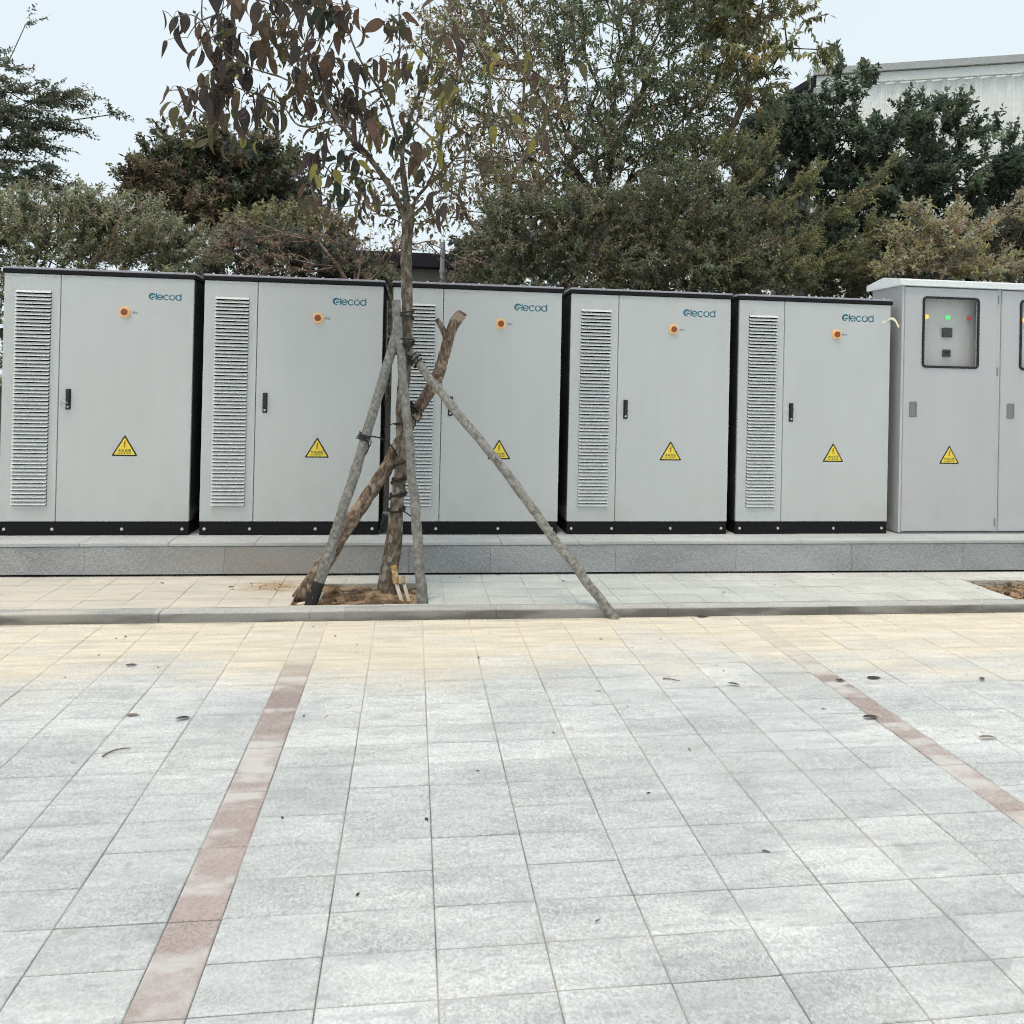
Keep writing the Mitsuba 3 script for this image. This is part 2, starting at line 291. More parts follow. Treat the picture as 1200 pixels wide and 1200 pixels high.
# pavement (sidewalk) with its kerb and two tree pits
PITS = ((2.325, 3.225, -1.095, -0.55), (7.515, 8.45, -1.125, -0.572))
def in_pit(x0, x1, y0, y1): return sbox(x0, y0, x1, y1)
pit_poly = unary_union([sbox(a, c, b, d) for a, b, c, d in PITS])
m = trimesh.creation.extrude_polygon(sbox(-14, -1.205, 24, -0.20).difference(pit_poly), 0.10, engine='earcut'); m.apply_translation((0, 0, ZS - 0.105))
tag(add('pavement', m, 'mat_walk_joint', to=GROUND), 'narrow slabbed pavement between kerb and raised platform', kind='structure')
def prism(poly, z0, z1, c=0.002):
    ms = []
    for g in getattr(poly, 'geoms', [poly]):
        if g.area < 2e-4: continue
        m = trimesh.creation.extrude_polygon(g, z1 - z0 - c, engine='earcut'); m.apply_translation((0, 0, z0)); ms.append(m)
        h = g.buffer(-c)
        if h.is_empty or h.geom_type != 'Polygon': continue
        m = trimesh.creation.extrude_polygon(h, c, engine='earcut'); m.apply_translation((0, 0, z1 - c)); ms.append(m)
    return cat(ms) if ms else None
xs = [-2.2 + 0.29*k for k in range(16)]; xs = [x for x in xs if x < 2.2] + [2.185, 2.325, 2.63, 2.93, 3.225, 3.335] + [3.64 + 0.302*k for k in range(13)] + [7.515, 7.83, 8.14, 8.45, 8.75, 9.05, 9.35]
xs = sorted(set(round(x, 3) for x in xs if not (1.95 < x < 2.18))); xs = [x for i, x in enumerate(xs) if i == 0 or x - xs[i-1] > 0.09]
rows = [-1.128, -0.935, -0.735, -0.535, -0.305]
for i in range(len(xs) - 1):
    for j in range(4):
        g = sbox(xs[i] + 0.0013, rows[j] + 0.0012, xs[i+1] - 0.0013, rows[j+1] - 0.0012).difference(pit_poly.buffer(0.001))
        m = prism(g, ZS - 0.03, ZS + rnd.uniform(-0.0015, 0.0015)) if not g.is_empty else None
        if m is not None: add('pavement__slab', m, 'mat_walk_slab', to=GROUND)
kx = [-2.0, -0.8, 0.38, 1.55, 2.47, 3.67, 4.84, 6.0, 7.16, 8.33, 9.5]
tag(add('kerb', bx(-14, 24, -1.228, -1.14, ZR - 0.10, ZS - 0.014), 'mat_road_joint', to=GROUND), 'low granite kerb along the pavement', kind='structure')
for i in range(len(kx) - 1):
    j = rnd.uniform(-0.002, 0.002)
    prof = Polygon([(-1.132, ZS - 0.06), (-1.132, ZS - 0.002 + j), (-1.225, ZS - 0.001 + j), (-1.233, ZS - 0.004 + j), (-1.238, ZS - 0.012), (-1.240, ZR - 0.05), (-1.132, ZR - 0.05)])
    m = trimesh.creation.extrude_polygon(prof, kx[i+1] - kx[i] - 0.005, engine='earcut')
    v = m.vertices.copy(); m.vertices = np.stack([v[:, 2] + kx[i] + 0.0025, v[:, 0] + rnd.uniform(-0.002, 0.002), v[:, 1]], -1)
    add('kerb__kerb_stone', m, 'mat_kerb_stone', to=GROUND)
# soil in the pits
def soil_patch(x0, x1, y0, y1, z, heap, seed):
    n = 60; X, Y = np.meshgrid(np.linspace(x0, x1, n), np.linspace(y0, y1, n))
    p = np.stack([X, Y, X*0], -1)
    Z = z + 0.05*(meshkit.fbm(p*7, 4, seed) - 0.5) + 0.022*(meshkit.fbm(p*38, 3, seed+3) - 0.5)
    for hx, hy, hr, hh in heap: Z += hh*np.exp(-((X-hx)**2 + (Y-hy)**2)/hr**2)
    i = np.arange(n-1)[None] + n*np.arange(n-1)[:, None]; i = i.ravel()
    return np.stack([X, Y, Z], -1).reshape(-1, 3), np.stack([i, i+1, i+n+1, i+n], -1)
tag(add('soil', soil_patch(2.30, 3.25, -1.14, -0.53, zs(2.8) - 0.035, ((2.7, -0.8, 0.25, 0.02), (2.95, -0.85, 0.14, 0.035)), 3), 'mat_soil', True), 'dry brown soil in the pit around the staked young tree', kind='structure')
tag(add('soil', soil_patch(7.50, 8.47, -1.14, -0.55, zs(8) - 0.055, ((7.95, -0.85, 0.3, 0.03),), 9), 'mat_soil', True), 'dry soil in the empty pit at the right edge', kind='structure')
# the platform
tag(add('platform', bx(-14, 24, -0.262, 1.16, -0.46, -0.027), 'mat_dark_inside'), 'long raised granite platform carrying the row of cabinets', kind='structure')
px = [-2.26, -1.262, -0.264, 0.734, 1.72, 3.09, 3.72, 4.72, 5.72, 6.72, 7.72, 8.72, 9.72]
for i in range(len(px) - 1):
    m = bx(px[i] + 0.0012, px[i+1] - 0.0012, -0.288 + rnd.uniform(-0.001, 0.001), -0.258, 0, 0.001)
    v = m.vertices; top = v[:, 2] > 0.0005
    v[:, 2] = np.where(top, -0.031, np.array([zs(x) for x in v[:, 0]]) + 0.013); m.vertices = v
    add('platform__face_panel', m, 'mat_platform_face')
cx = [-2.4 + 0.62*k for k in range(20)]
for i in range(len(cx) - 1):
    z = rnd.uniform(-0.001, 0.0)
    add('platform__coping_slab', bx(cx[i] + 0.0015, cx[i+1] - 0.0015, -0.296, 0.02, -0.0265, z - 0.001, 0.003), 'mat_coping')
    add('platform__deck_slab', bx(cx[i] + 0.0015, cx[i+1] - 0.0015, 0.023, 1.16, -0.0265, z - 0.001, 0.003), 'mat_coping')

# ------------------------------------------------------------------ battery cabinets
W, PITCH, SEAM, HB, HT, DEP = 1.3853, 1.4575, 0.4073, 0.1045, 1.990, 1.06
def strokes(lines, w): return unary_union([LineString(l).buffer(w, cap_style='square', join_style='mitre') for l in lines])
HAN = [
 [[(1, 8), (9, 8)], [(5, 10), (1, 4.5)], [(4, 0), (4, 6.3), (8.2, 6.3), (8.2, 0)], [(4, 4.3), (8.2, 4.3)], [(4, 2.4), (8.2, 2.4)]],
 [[(2, 8), (8, 8), (8, 3), (2, 3), (2, 8)], [(2, 5.5), (8, 5.5)], [(5, 10), (5, 0.8), (9.5, 0.8), (9.5, 2.4)]],
 [[(4, 10), (1.5, 7.2)], [(3.6, 9), (7, 9), (6, 7.2)], [(2.4, 7), (9.5, 7)], [(2.4, 7), (1, 0)], [(4.2, 4.8), (8, 4.8), (8, 2.8), (6.6, 2.8)], [(4.2, 4.8), (4.2, 0.5), (9.5, 0.5), (9.5, 2)]],
 [[(1, 10), (1, 0)], [(1, 9.5), (3, 9.5), (2, 7), (3.1, 5), (1.8, 3.8)], [(6.5, 10), (4, 6.6)], [(6.5, 10), (9.5, 6.6)], [(5, 6.4), (8, 6.4)], [(5, 4.6), (5.6, 2)], [(6.8, 5), (7, 2.4)], [(9, 4.8), (7.9, 1)], [(4, 0.5), (9.8, 0.5)]]]
def sign_parts(cx, z0, y, w=0.194):
    """A yellow warning triangle with a black rim, a lightning bolt and four characters, on the plane y."""
    h = w*0.845; tri = Polygon([(cx - w/2, z0), (cx + w/2, z0), (cx, z0 + h)])
    outer = tri.buffer(-0.006).buffer(0.006, quad_segs=4); inner = tri.buffer(-0.0105).buffer(-0.002).buffer(0.002, quad_segs=3)
    s = h/0.164
    bolt = affinity.translate(affinity.scale(Polygon([(0.2, 4), (-1.3, 0.3), (-0.2, 0.5), (-0.7, -1.6), (-1.3, -1.3), (-0.3, -3.6), (0.9, -1.8), (0.2, -1.7), (1.3, 1.5), (0.3, 1.2), (1.2, 4)]), 0.0073*s, 0.0073*s, origin=(0, 0)), cx, z0 + 0.092*s)
    chars = []
    for k, L in enumerate(HAN):
        g = strokes(L, 0.52); chars.append(affinity.translate(affinity.scale(g, 0.0022*s, 0.0022*s, origin=(0, 0)), cx + (-0.0485 + 0.0248*k)*s, z0 + 0.0315*s))
    tx = meshkit.text_mesh('DANGER', 0.0085*s, 0.0005, bold=True); tx.apply_translation((-tx.bounds[:, 0].mean(), 0, 0)); tx.apply_scale((2.0, 1, 1))
    tx.apply_transform([[1, 0, 0, cx], [0, 0, -1, y - 0.0023], [0, 1, 0, z0 + 0.0185*s], [0, 0, 0, 1]])
    return flat(outer, y, 0.0012), flat(inner, y - 0.0013, 0.0010), flat(bolt, y - 0.0024, 0.0005), cat([flat(unary_union(chars), y - 0.0024, 0.0005), tx])
def logo(x0, z0, w, y):
    """Lettering: a filled disc with an e cut out of it, then l e c o d in thin round strokes. Height 1 = cap height."""
    L = lambda p, r=0.074: LineString(p).buffer(r, quad_segs=4)
    arc = lambda c, r, a0, a1, n=26: [(c[0] + r*math.cos(math.radians(a)), c[1] + r*math.sin(math.radians(a))) for a in np.linspace(a0, a1, n)]
    disc = Point(0.5, 0.5).buffer(0.5, quad_segs=12)
    cut = unary_union([L(arc((0.58, 0.44), 0.26, 15, 300), 0.055), L([(0.34, 0.44), (0.6, 0.52), (0.95, 0.62)], 0.065), Polygon([(0.6, 0.1), (1.02, 0.0), (1.02, 0.5), (0.85, 0.36)])])
    g = [disc.difference(cut), sbox(1.02, 0.0, 1.17, 1.0)]
    x, r = 1.62, 0.36
    g += [L(arc((x, 0.4), r, 0, 318)), L([(x - r, 0.4), (x + r, 0.4)])]
    x = 2.50; g += [L(arc((x, 0.4), r, 42, 318))]
    x = 3.36; g += [L(arc((x, 0.4), r, 118, 422)), Point(x - 0.09, 0.82).buffer(0.055), Point(x + 0.09, 0.82).buffer(0.055)]
    x = 4.24; g += [L(arc((x, 0.4), r, 0, 360)), sbox(x + r - 0.07, 0.0, x + r + 0.08, 1.0)]
    s = w/4.66
    return flat(affinity.translate(affinity.scale(unary_union(g), s, s*1.0, origin=(0, 0)), x0, z0), y, 0.0007)

YF = 0.0                                                        # the door faces' plane
NS = 58; V0, V1, VX0, VX1 = 0.226, 1.866, 0.090, 0.342
pitch = (V1 - V0)/NS
# one slat (a pressed louvre), shared by all
sl = Polygon([(0.006, pitch*1.0), (-0.001, pitch*0.97), (-0.0205, pitch*0.34), (-0.0210, pitch*0.27), (-0.0185, pitch*0.27), (0.006, pitch*0.90)])
m = trimesh.creation.extrude_polygon(sl, VX1 - VX0, engine='earcut'); v = m.vertices.copy(); m.vertices = np.stack([v[:, 2] + VX0, v[:, 0], v[:, 1]], -1)
slat_ply = mikit.ply(m, 'mat_slat_paint')
vent_panel = plate(rrect(0.004, SEAM - 0.003, HB + 0.003, HT, 0.003).difference(sbox(VX0, V0, VX1, V1)), 0.02, 0.02)
door_panel = plate(rrect(SEAM + 0.003, W - 0.004, HB + 0.003, HT, 0.003), 0.02, 0.02)
cab_plies = {
 'body': mikit.ply(cat([bx(0.0, W, 0.021, DEP, HB, HT + 0.002, 0.004), ]), 'mat_charcoal'),
 'plinth': mikit.ply(bx(0.004, W - 0.004, 0.004, DEP - 0.01, 0.0005, HB - 0.002, 0.003), 'mat_black_paint'),
 'roof': mikit.ply(bx(-0.006, W + 0.010, -0.013, DEP + 0.02, HT + 0.0025, HT + 0.033, 0.003), 'mat_black_paint'),
 'cap': mikit.ply(bx(-0.004, W + 0.008, -0.010, DEP + 0.015, HT + 0.034, HT + 0.050, 0.003), 'mat_cap_grey'),
 'vent_panel': mikit.ply(vent_panel, 'mat_cabinet_paint'), 'door': mikit.ply(door_panel, 'mat_cabinet_paint'),
 'backing': mikit.ply(bx(VX0 - 0.02, VX1 + 0.02, 0.0207, 0.0209, V0 - 0.02, V1 + 0.02), 'mat_dark_inside'),
}
bolt = cat([cyl((0, 0, 0), (0, -1, 0), 0.0115, 0.003, 12), cyl((0, -0.003, 0), (0, -1, 0), 0.0085, 0.006, 6)])
bolt_ply = mikit.ply(bolt, 'mat_bolt_head')
rb = trimesh.creation.icosphere(1, 0.009); rb.apply_scale((1, 1, 0.75)); rbolt_ply = mikit.ply(rb, 'mat_bolt_head', True)
hx0, hx1, hz0, hz1 = 0.462, 0.499, 0.962, 1.120
handle = plate(rrect(hx0, hx1, hz0, hz1, 0.006), -0.0004, 0.008, 0.002)
lever = cat([bx(hx0 + 0.006, hx1 - 0.006, -0.023, -0.0085, hz0 + 0.055, hz1 - 0.008, 0.003), bx(hx0 + 0.009, hx1 - 0.009, -0.0185, -0.0085, hz0 + 0.04, hz0 + 0.06, 0.002)])
lock = cyl(((hx0 + hx1)/2, -0.0088, hz0 + 0.022), (0, -1, 0), 0.0085, 0.006, 14)
LOGO = [(1.046, 1.823, 0.243), (0.985, 1.832, 0.262), (0.985, 1.834, 0.272), (0.964, 1.834, 0.281), (0.93, 1.838, 0.292)]
ES = [(0.876, 1.72), (0.873, 1.722), (0.877, 1.722), (0.880, 1.721), (0.880, 1.722)]
SG = [(0.898, 0.611), (0.890, 0.613), (0.885, 0.615), (0.877, 0.619), (0.872, 0.620)]
CAB_LABEL = ['leftmost pale grey battery cabinet, a silver key hanging from its black door handle', 'pale grey battery cabinet second from the left, just left of the staked young tree', 'pale grey battery cabinet directly behind the young tree and its wooden props',
             'pale grey battery cabinet second to the left of the tall two-door cabinet', 'pale grey battery cabinet next to the tall two-door cabinet, tape peeling from its right edge']
for i in range(5):
    X = i*PITCH; at = T().translate([X, 0, 0]); K = 'battery_cabinet' if i == 0 else f'battery_cabinet_{i:03d}'
    tag(K, CAB_LABEL[i], 'electrical cabinet', 'battery cabinets in a row on the platform')
    for part in ('body', 'plinth', 'roof', 'vent_panel', 'door'): put(f'{K}__{part}', cab_plies[part], at)
    put(f'{K}__roof__cap', cab_plies['cap'], at); put(f'{K}__vent_panel__backing', cab_plies['backing'], at)
    for k in range(NS): put(f'{K}__vent_panel__slat', slat_ply, at @ T().translate([0, 0, V0 + k*pitch]))
    for bxp in (0.042, 0.384, 0.889, 1.334): put(f'{K}__plinth__bolt', bolt_ply, at @ T().translate([bxp, 0.0035, 0.048]))
    for k in range(7): put(f'{K}__roof__bolt', rbolt_ply, at @ T().translate([0.065 + 0.2095*k, 0.012, HT + 0.055]))
    add(f'{K}__handle', handle, 'mat_black_plastic', to=at); add(f'{K}__handle__lever', lever, 'mat_black_plastic', to=at); add(f'{K}__handle__lock', lock, 'mat_steel', to=at)
    if i == 0:
        key = cat([tube([(hx0 + 0.018, -0.015, hz0 + 0.05), (hx0 + 0.006, -0.035, hz0 + 0.062), (hx0 - 0.012, -0.04, hz0 + 0.054), (hx0 - 0.028, -0.03, hz0 + 0.06)], 0.006, 8), bx(hx0 - 0.018, hx0 + 0.012, -0.034, -0.030, hz0 + 0.018, hz0 + 0.052, 0.001), bx(hx0 - 0.03, hx0 - 0.02, -0.03, -0.027, hz0 + 0.022, hz0 + 0.06, 0.001)])
        add(f'{K}__handle__key', key, 'mat_steel', to=at)
    ex, ez = ES[i]
    add(f'{K}__emergency_switch', plate(rrect(ex - 0.038, ex + 0.038, ez - 0.043, ez + 0.04, 0.027), -0.0004, 0.0116, 0.003), 'mat_switch_yellow', to=at)
    ring = cat([cyl((ex, -0.0126, ez), (0, -1, 0), 0.033, 0.005, 20)]); add(f'{K}__emergency_switch__ring', ring, 'mat_switch_yellow', 30, to=at)
    add(f'{K}__emergency_switch__knob', tube([(ex, -0.0174, ez), (ex, -0.019, ez), (ex, -0.0195, ez), (ex, -0.027, ez), (ex, -0.029, ez)], [0.017, 0.017, 0.025, 0.025, 0.020], 20), 'mat_switch_red', 30, to=at)
    t = meshkit.text_mesh('EPO', 0.016, 0.0005, bold=True); t.apply_transform([[1, 0, 0, ex + 0.052], [0, 0, -1, -0.0004], [0, 1, 0, ez - 0.01], [0, 0, 0, 1]])
    add(f'{K}__door__lettering', t, 'mat_print_grey', to=at)
    add(f'{K}__logo', logo(*LOGO[i], -0.0004), 'mat_logo_teal', to=at)
    a, b, c, d = sign_parts(*SG[i], -0.0004)
    add(f'{K}__warning_sign', b, 'mat_sign_yellow', to=at); add(f'{K}__warning_sign__border', a, 'mat_sign_black', to=at)
    add(f'{K}__warning_sign__lightning_bolt', c, 'mat_sign_red', to=at); add(f'{K}__warning_sign__lettering', d, 'mat_sign_black', to=at)
# tape peeling off the right-hand edge of the fifth cabinet
XR = 4*PITCH + W
tp = curve([(XR - 0.09, -0.0012, 1.845), (XR - 0.045, -0.003, 1.855), (XR - 0.012, -0.012, 1.875), (XR + 0.004, -0.03, 1.868), (XR + 0.025, -0.045, 1.83), (XR + 0.04, -0.05, 1.80)], 14)
wd = np.array([0.012]*14)
v = np.vstack([tp + [0, 0, 1]*np.array(wd)[:, None]*0.9 + [0.006, 0, 0], tp - [0, 0, 1]*np.array(wd)[:, None]]); f = [(k, k+1, 14+k+1, 14+k) for k in range(13)]
v = np.vstack([v, v + [0, -0.0004, 0]]); f = f + [(a+28, d+28, c+28, b+28) for a, b, c, d in f]
tag(add('peeling_tape', (v, np.array(f)), 'mat_tape', True), 'short strip of yellowish tape curling off the top right edge of the last battery cabinet', 'tape')

# ------------------------------------------------------------------ the tall grey distribution cabinet
K = 'distribution_cabinet'
tag(K, 'taller two-door grey distribution cabinet with pitched white roof and indicator windows at the right edge', 'electrical cabinet')
DX, DX2, DD, DH = 7.318, 9.20, 0.447, 2.168
body = cat([bx(DX, DX + 0.022, 0.0, DD, 0.012, DH), bx(DX + 0.023, DX2, DD - 0.02, DD, 0.012, DH), bx(DX2 - 0.02, DX2, 0.001, DD - 0.021, 0.012, DH), bx(DX + 0.023, DX2 - 0.021, 0.03, DD - 0.021, DH - 0.03, DH - 0.003),
    bx(DX + 0.023, DX2 - 0.021, 0.03, DD - 0.021, 0.013, 0.04), bx(8.234, 8.262, 0.002, 0.03, 0.02, DH - 0.004), bx(DX + 0.023, DX2 - 0.021, 0.0305, 0.034, 0.041, 1.40)])
add(f'{K}__body', body, 'mat_grey_paint')
add(f'{K}__plinth', bx(DX + 0.01, DX2 - 0.01, 0.01, DD - 0.01, 0.0005, 0.0115), 'mat_handle_grey')
RY0, RY1, RYM = -0.035, DD + 0.035, (DD)/2
prof = Polygon([(RY0, DH + 0.001), (RY0, DH + 0.048), (RY0 + 0.012, DH + 0.058), (RYM, DH + 0.096), (RY1, DH + 0.052), (RY1, DH + 0.001)])
m = trimesh.creation.extrude_polygon(prof, DX2 - DX + 0.09, engine='earcut'); v = m.vertices.copy(); m.vertices = np.stack([v[:, 2] + DX - 0.04, v[:, 0], v[:, 1]], -1)
add(f'{K}__roof', m, 'mat_roof_white')
hole = lambda x0: rrect(x0 + 0.512 - 0.318, x0 + 0.512 + 0.218, 1.458, 2.076, 0.035)
for n, (d0, d1) in enumerate(((DX + 0.026, 8.231), (8.268, 9.17))):
    D = f'{K}__door' if n == 0 else f'{K}__door_001'
    wx0, wx1 = (7.512, 8.047) if n == 0 else (8.449, 8.984)
    win = rrect(wx0, wx1, 1.458, 2.078, 0.035)
    scene[D] = mikit.ply(plate(rrect(d0, d1, 0.022, DH - 0.012, 0.004).difference(win.buffer(-0.004)), 0.028, 0.032, 0.003), 'mat_grey_paint')
    scene[D + '__window_gasket'] = mikit.ply(plate(win.buffer(0.004).difference(win.buffer(-0.016)), -0.0042, 0.010, 0.002), 'mat_black_rubber')
    scene[D + '__window_pane'] = mikit.ply((np.array([(wx0 + 0.003, 0.006, 1.462), (wx1 - 0.003, 0.006, 1.462), (wx1 - 0.003, 0.006, 2.074), (wx0 + 0.003, 0.006, 2.074)]), np.array([[0, 1, 2, 3]])), 'mat_glass')
    scene[D + '__inner_plate'] = mikit.ply(cat([bx(wx0 - 0.08, wx1 + 0.05, 0.10, 0.105, 1.42, 2.12), bx(wx0 + 0.03, wx1 - 0.03, 0.0985, 0.0995, 1.490, 1.493)]), 'mat_inner_plate')
    for lx, mat in ((0.040, 'lamp_yellow'), (0.249, 'lamp_green'), (0.458, 'lamp_red')):
        c = (wx0 + lx + 0.056, 0.0995, 1.912)
        key = fast(D + '__indicator_lamp')
        scene[key] = mikit.ply(tube([c, (c[0], 0.088, c[2]), (c[0], 0.087, c[2]), (c[0], 0.072, c[2]), (c[0], 0.066, c[2])], [0.021, 0.021, 0.0165, 0.0165, 0.009], 18), 'mat_' + mat, 30)
        tag(key, mat.split('_')[1] + ' round indicator lamp behind the window')
        if mat != 'lamp_red': scene[key]['emitter'] = {'type': 'area', 'radiance': {'type': 'rgb', 'value': [0.30, 0.19, 0.03] if 'yellow' in mat else [0.03, 0.22, 0.06]}}
    scene[D + '__meter'] = mikit.ply(cat([bx(wx0 + 0.254, wx0 + 0.345, 0.075, 0.099, 1.735, 1.818, 0.004), bx(wx0 + 0.264, wx0 + 0.335, 0.0735, 0.0745, 1.770, 1.808)]), 'mat_black_plastic'); tag(D + '__meter', 'square black display meter')
    scene[D + '__selector_switch'] = mikit.ply(cat([bx(wx0 + 0.262, wx0 + 0.338, 0.082, 0.099, 1.560, 1.624, 0.004), cyl((wx0 + 0.300, 0.0815, 1.596), (0, -1, 0), 0.018, 0.012, 16), bx(wx0 + 0.296, wx0 + 0.304, 0.055, 0.069, 1.576, 1.616, 0.002)]), 'mat_black_plastic'); tag(D + '__selector_switch', 'small black and grey rotary selector')
    hx = 7.398 if n == 0 else 8.332
    scene[D + '__handle'] = mikit.ply(cat([plate(rrect(hx, hx + 0.072, 1.020, 1.155, 0.006).difference(rrect(hx + 0.010, hx + 0.062, 1.032, 1.143, 0.004)), -0.0042, 0.006, 0.001), bx(hx + 0.0105, hx + 0.0615, -0.006, -0.0042, 1.0325, 1.1425)]), 'mat_handle_grey')
    for hz in (2.035, 1.40, 0.06): scene[fast(D + '__hinge')] = mikit.ply(cyl((d1 + (0.003), -0.004, hz), (0, 0, 1), 0.007, 0.075, 10), 'mat_handle_grey')
    a, b, c, d = sign_parts(7.787 if n == 0 else 8.72, 0.613, -0.0045)
    for nm, mm, mt in (('', b, 'sign_yellow'), ('__x', a, 'sign_black')): pass
    scene[D + '__warning_sign'] = mikit.ply(cat([b]), 'mat_sign_yellow'); scene[D + '__sign_border'] = mikit.ply(a, 'mat_sign_black')
    scene[D + '__lightning_bolt'] = mikit.ply(c, 'mat_sign_red'); scene[D + '__lettering'] = mikit.ply(d, 'mat_sign_black')

# ------------------------------------------------------------------ trees
def skeleton(base, fork, pts, seed, alpha=0.45):
    """Joins the points to the growing tree one by one, each to the node that keeps both the link and the way down short. Returns nodes, parents."""
    P = [np.array(base, float)]; par = [-1]; ln = [0.0]
    n = 5; g = np.random.default_rng(seed)
    for k in range(1, n+1):
        q = np.array(base) + (np.array(fork) - np.array(base))*k/n + g.normal(0, 0.02, 3)*(k < n); P.append(q); par.append(len(P)-2); ln.append(ln[-1] + np.linalg.norm(q - P[-2]))
    pts = pts[np.argsort(np.linalg.norm(pts - fork, axis=1))]
    A = np.zeros((len(P) + 8*len(pts), 3)); Ln = np.zeros(len(A)); m = len(P); A[:m] = P; Ln[:m] = ln
    for q in pts:
        d = np.linalg.norm(A[:m] - q, axis=1); cost = d + alpha*Ln[:m]; cost[:n] += 5
        j = int(np.argmin(cost)); steps = max(1, min(4, int(d[j]/0.45)))
        a = A[j].copy(); up = np.array([0, 0, 0.10*d[j]])
        for s in range(1, steps+1):
            t = s/steps
            A[m] = a + (q - a)*t + up*math.sin(math.pi*t)*(-0.6) + (g.normal(0, 0.03*d[j], 3) if s < steps else 0); Ln[m] = Ln[j] + d[j]*t; par.append(j if s == 1 else m-1); m += 1
    return A[:m], np.array(par)
def limbs(A, par, r_base, r_tip=0.006, power=0.72, sides=6, min_r=0.0):
    n = len(A); w = np.zeros(n); kids = np.zeros(n, int)
    for i in range(n-1, 0, -1):
        w[i] = max(w[i], 1.0); w[par[i]] += w[i]; kids[par[i]] += 1
    r = r_tip + (r_base - r_tip)*(w/w[0])**power
    out = []
    for i in range(1, n):
        if r[i] < min_r: continue
        out.append(tube([A[par[i]], A[i]], [r[par[i]] if par[i] > 0 else r_base, r[i]] if par[i] < 6 or w[i] > 0.4*w[par[i]] else [r[i]*1.15, r[i]], sides if r[i] > 0.02 else 4, cap=False))
    return cat(out), r
def leaf_cloud(B, D, Nn, L, Wd, col, fold=0.12):
    S = norm(np.cross(D, Nn)); Nn = np.cross(S, D); L = L[:, None]; Wd = Wd[:, None]
    v = np.stack([B, B + D*L*0.45 + S*Wd*0.5 + Nn*Wd*fold, B + D*L - Nn*L*0.10, B + D*L*0.45 - S*Wd*0.5 + Nn*Wd*fold], 1).reshape(-1, 3)
    k = 4*np.arange(len(B))[:, None]
    f = np.vstack([k + [0, 1, 2], k + [0, 2, 3]])
    return v, f, np.repeat(col, 4, axis=0)
def in_blobs(blobs, n, g, shell=0.35):
    wts = np.array([b[3]*b[4]*b[5]*b[6] for b in blobs])**0.75; k = g.choice(len(blobs), n, p=wts/wts.sum())
    u = norm(g.normal(size=(n, 3))); r = g.uniform(shell**3, 1, n)**(1/3)
    b = np.array([b[:6] for b in blobs])[k]
    return b[:, :3] + u*r[:, None]*b[:, 3:6], k
def palette(cols, n, g, var=0.25):
    c = np.array([c[:3] for c in cols]); w = np.array([c[3] for c in cols]); k = g.choice(len(c), n, p=w/w.sum())
    return np.clip(c[k]*np.exp(g.normal(0, var, (n, 1)))*np.exp(g.normal(0, 0.06, (n, 3))), 0.004, 0.6)
def make_tree(name, label, catg, base, fork, blobs, nodes, seed, r_base, leaf=(0.10, 0.035), per=26, twig=0.35, cols=((0.06, 0.07, 0.035, 1),), droop=0.4, rise=0.2, group=None, bark_mat='mat_bg_bark', min_r=0.0, r_tip=0.006, tipcol=None, shell=0.3, alpha=0.45, twigs=2, lat=0.0, var=0.28, lean=(0, 0, 0)):
    g = np.random.default_rng(seed)
    pts, _ = in_blobs(blobs, nodes, g, shell)
    A, par = skeleton(base, np.array(fork, float), pts, seed, alpha)
    trunk, r = limbs(A, par, r_base, r_tip, min_r=min_r)
    key = name if name not in labels else num(name)
    while key in labels: key = num(name)
    tag(key, label, catg, group)
    # twigs with leaves
    ids = np.repeat(np.arange(6, len(A)), twigs); n = len(ids)
    d0 = norm(A[ids] - A[par[ids]]); cen = np.average(np.array([b[:3] for b in blobs]), axis=0, weights=[b[3]*b[5] for b in blobs])
    out = norm(A[ids] - cen)
    d = norm(0.8*d0 + 0.5*out + g.normal(0, 0.55, (n, 3)) + [0, 0, rise] + np.array(lean)); d[:, 2] *= (1 - lat); d = norm(d)
    Lt = twig*g.uniform(0.5, 1.25, n)
    t = (np.arange(per)[None] + g.uniform(0, 1, (n, per)))/per
    bend = np.array([0, 0, -1.0])*(droop*0.35)
    B = A[ids][:, None] + d[:, None]*(Lt[:, None]*t)[..., None] + bend*(Lt[:, None]*t**2)[..., None] + g.normal(0, 0.035, (n, per, 3))*Lt[:, None, None]
    D = norm(0.55*d[:, None] + g.normal(0, 0.62, (n, per, 3)) + np.array([0, 0, -droop])); Nn = norm(np.array([0, 0, 1.0]) + g.normal(0, 0.55, (n, per, 3)))
    B, D, Nn = (a.reshape(-1, 3) for a in (B, D, Nn)); N = len(B)
    L = leaf[0]*g.uniform(0.6, 1.25, N); Wd = leaf[1]*g.uniform(0.7, 1.25, N)
    tw = np.repeat(palette(cols, n, g, 0.18), per, axis=0)
    c = np.clip(2.3*tw*np.exp(g.normal(0, var, (N, 1))), 0.004, 0.6)
    if tipcol is not None:
        zc, zr_, rad, tc = tipcol
        tt = np.clip(t.reshape(-1), 0, 1)*np.repeat(g.uniform(0, 1, n) < zc, per); c = c*(1 - (tt*zr_)[:, None]) + np.array(tc)*(tt*zr_)[:, None]*np.exp(g.normal(0, 0.2, (N, 1)))
    v, f, cc = leaf_cloud(B, D, Nn, L, Wd, c)
    tw_pts = [trunk]
    k = min(n, 900)
    for i in g.choice(n, k, replace=False):
        s = np.linspace(0, 1, 3)[:, None]; p = A[ids[i]] + d[i]*Lt[i]*s + bend*Lt[i]*s**2
        tw_pts.append(tube(p, [r_tip*0.7, r_tip*0.5, r_tip*0.25], 3, cap=False))
    scene[key + '__trunk'] = mikit.ply(cat(tw_pts), bark_mat, True)
    scene[key + '__crown'] = mikit.ply((v, f), 'mat_leaf', False, color=cc)
    return key
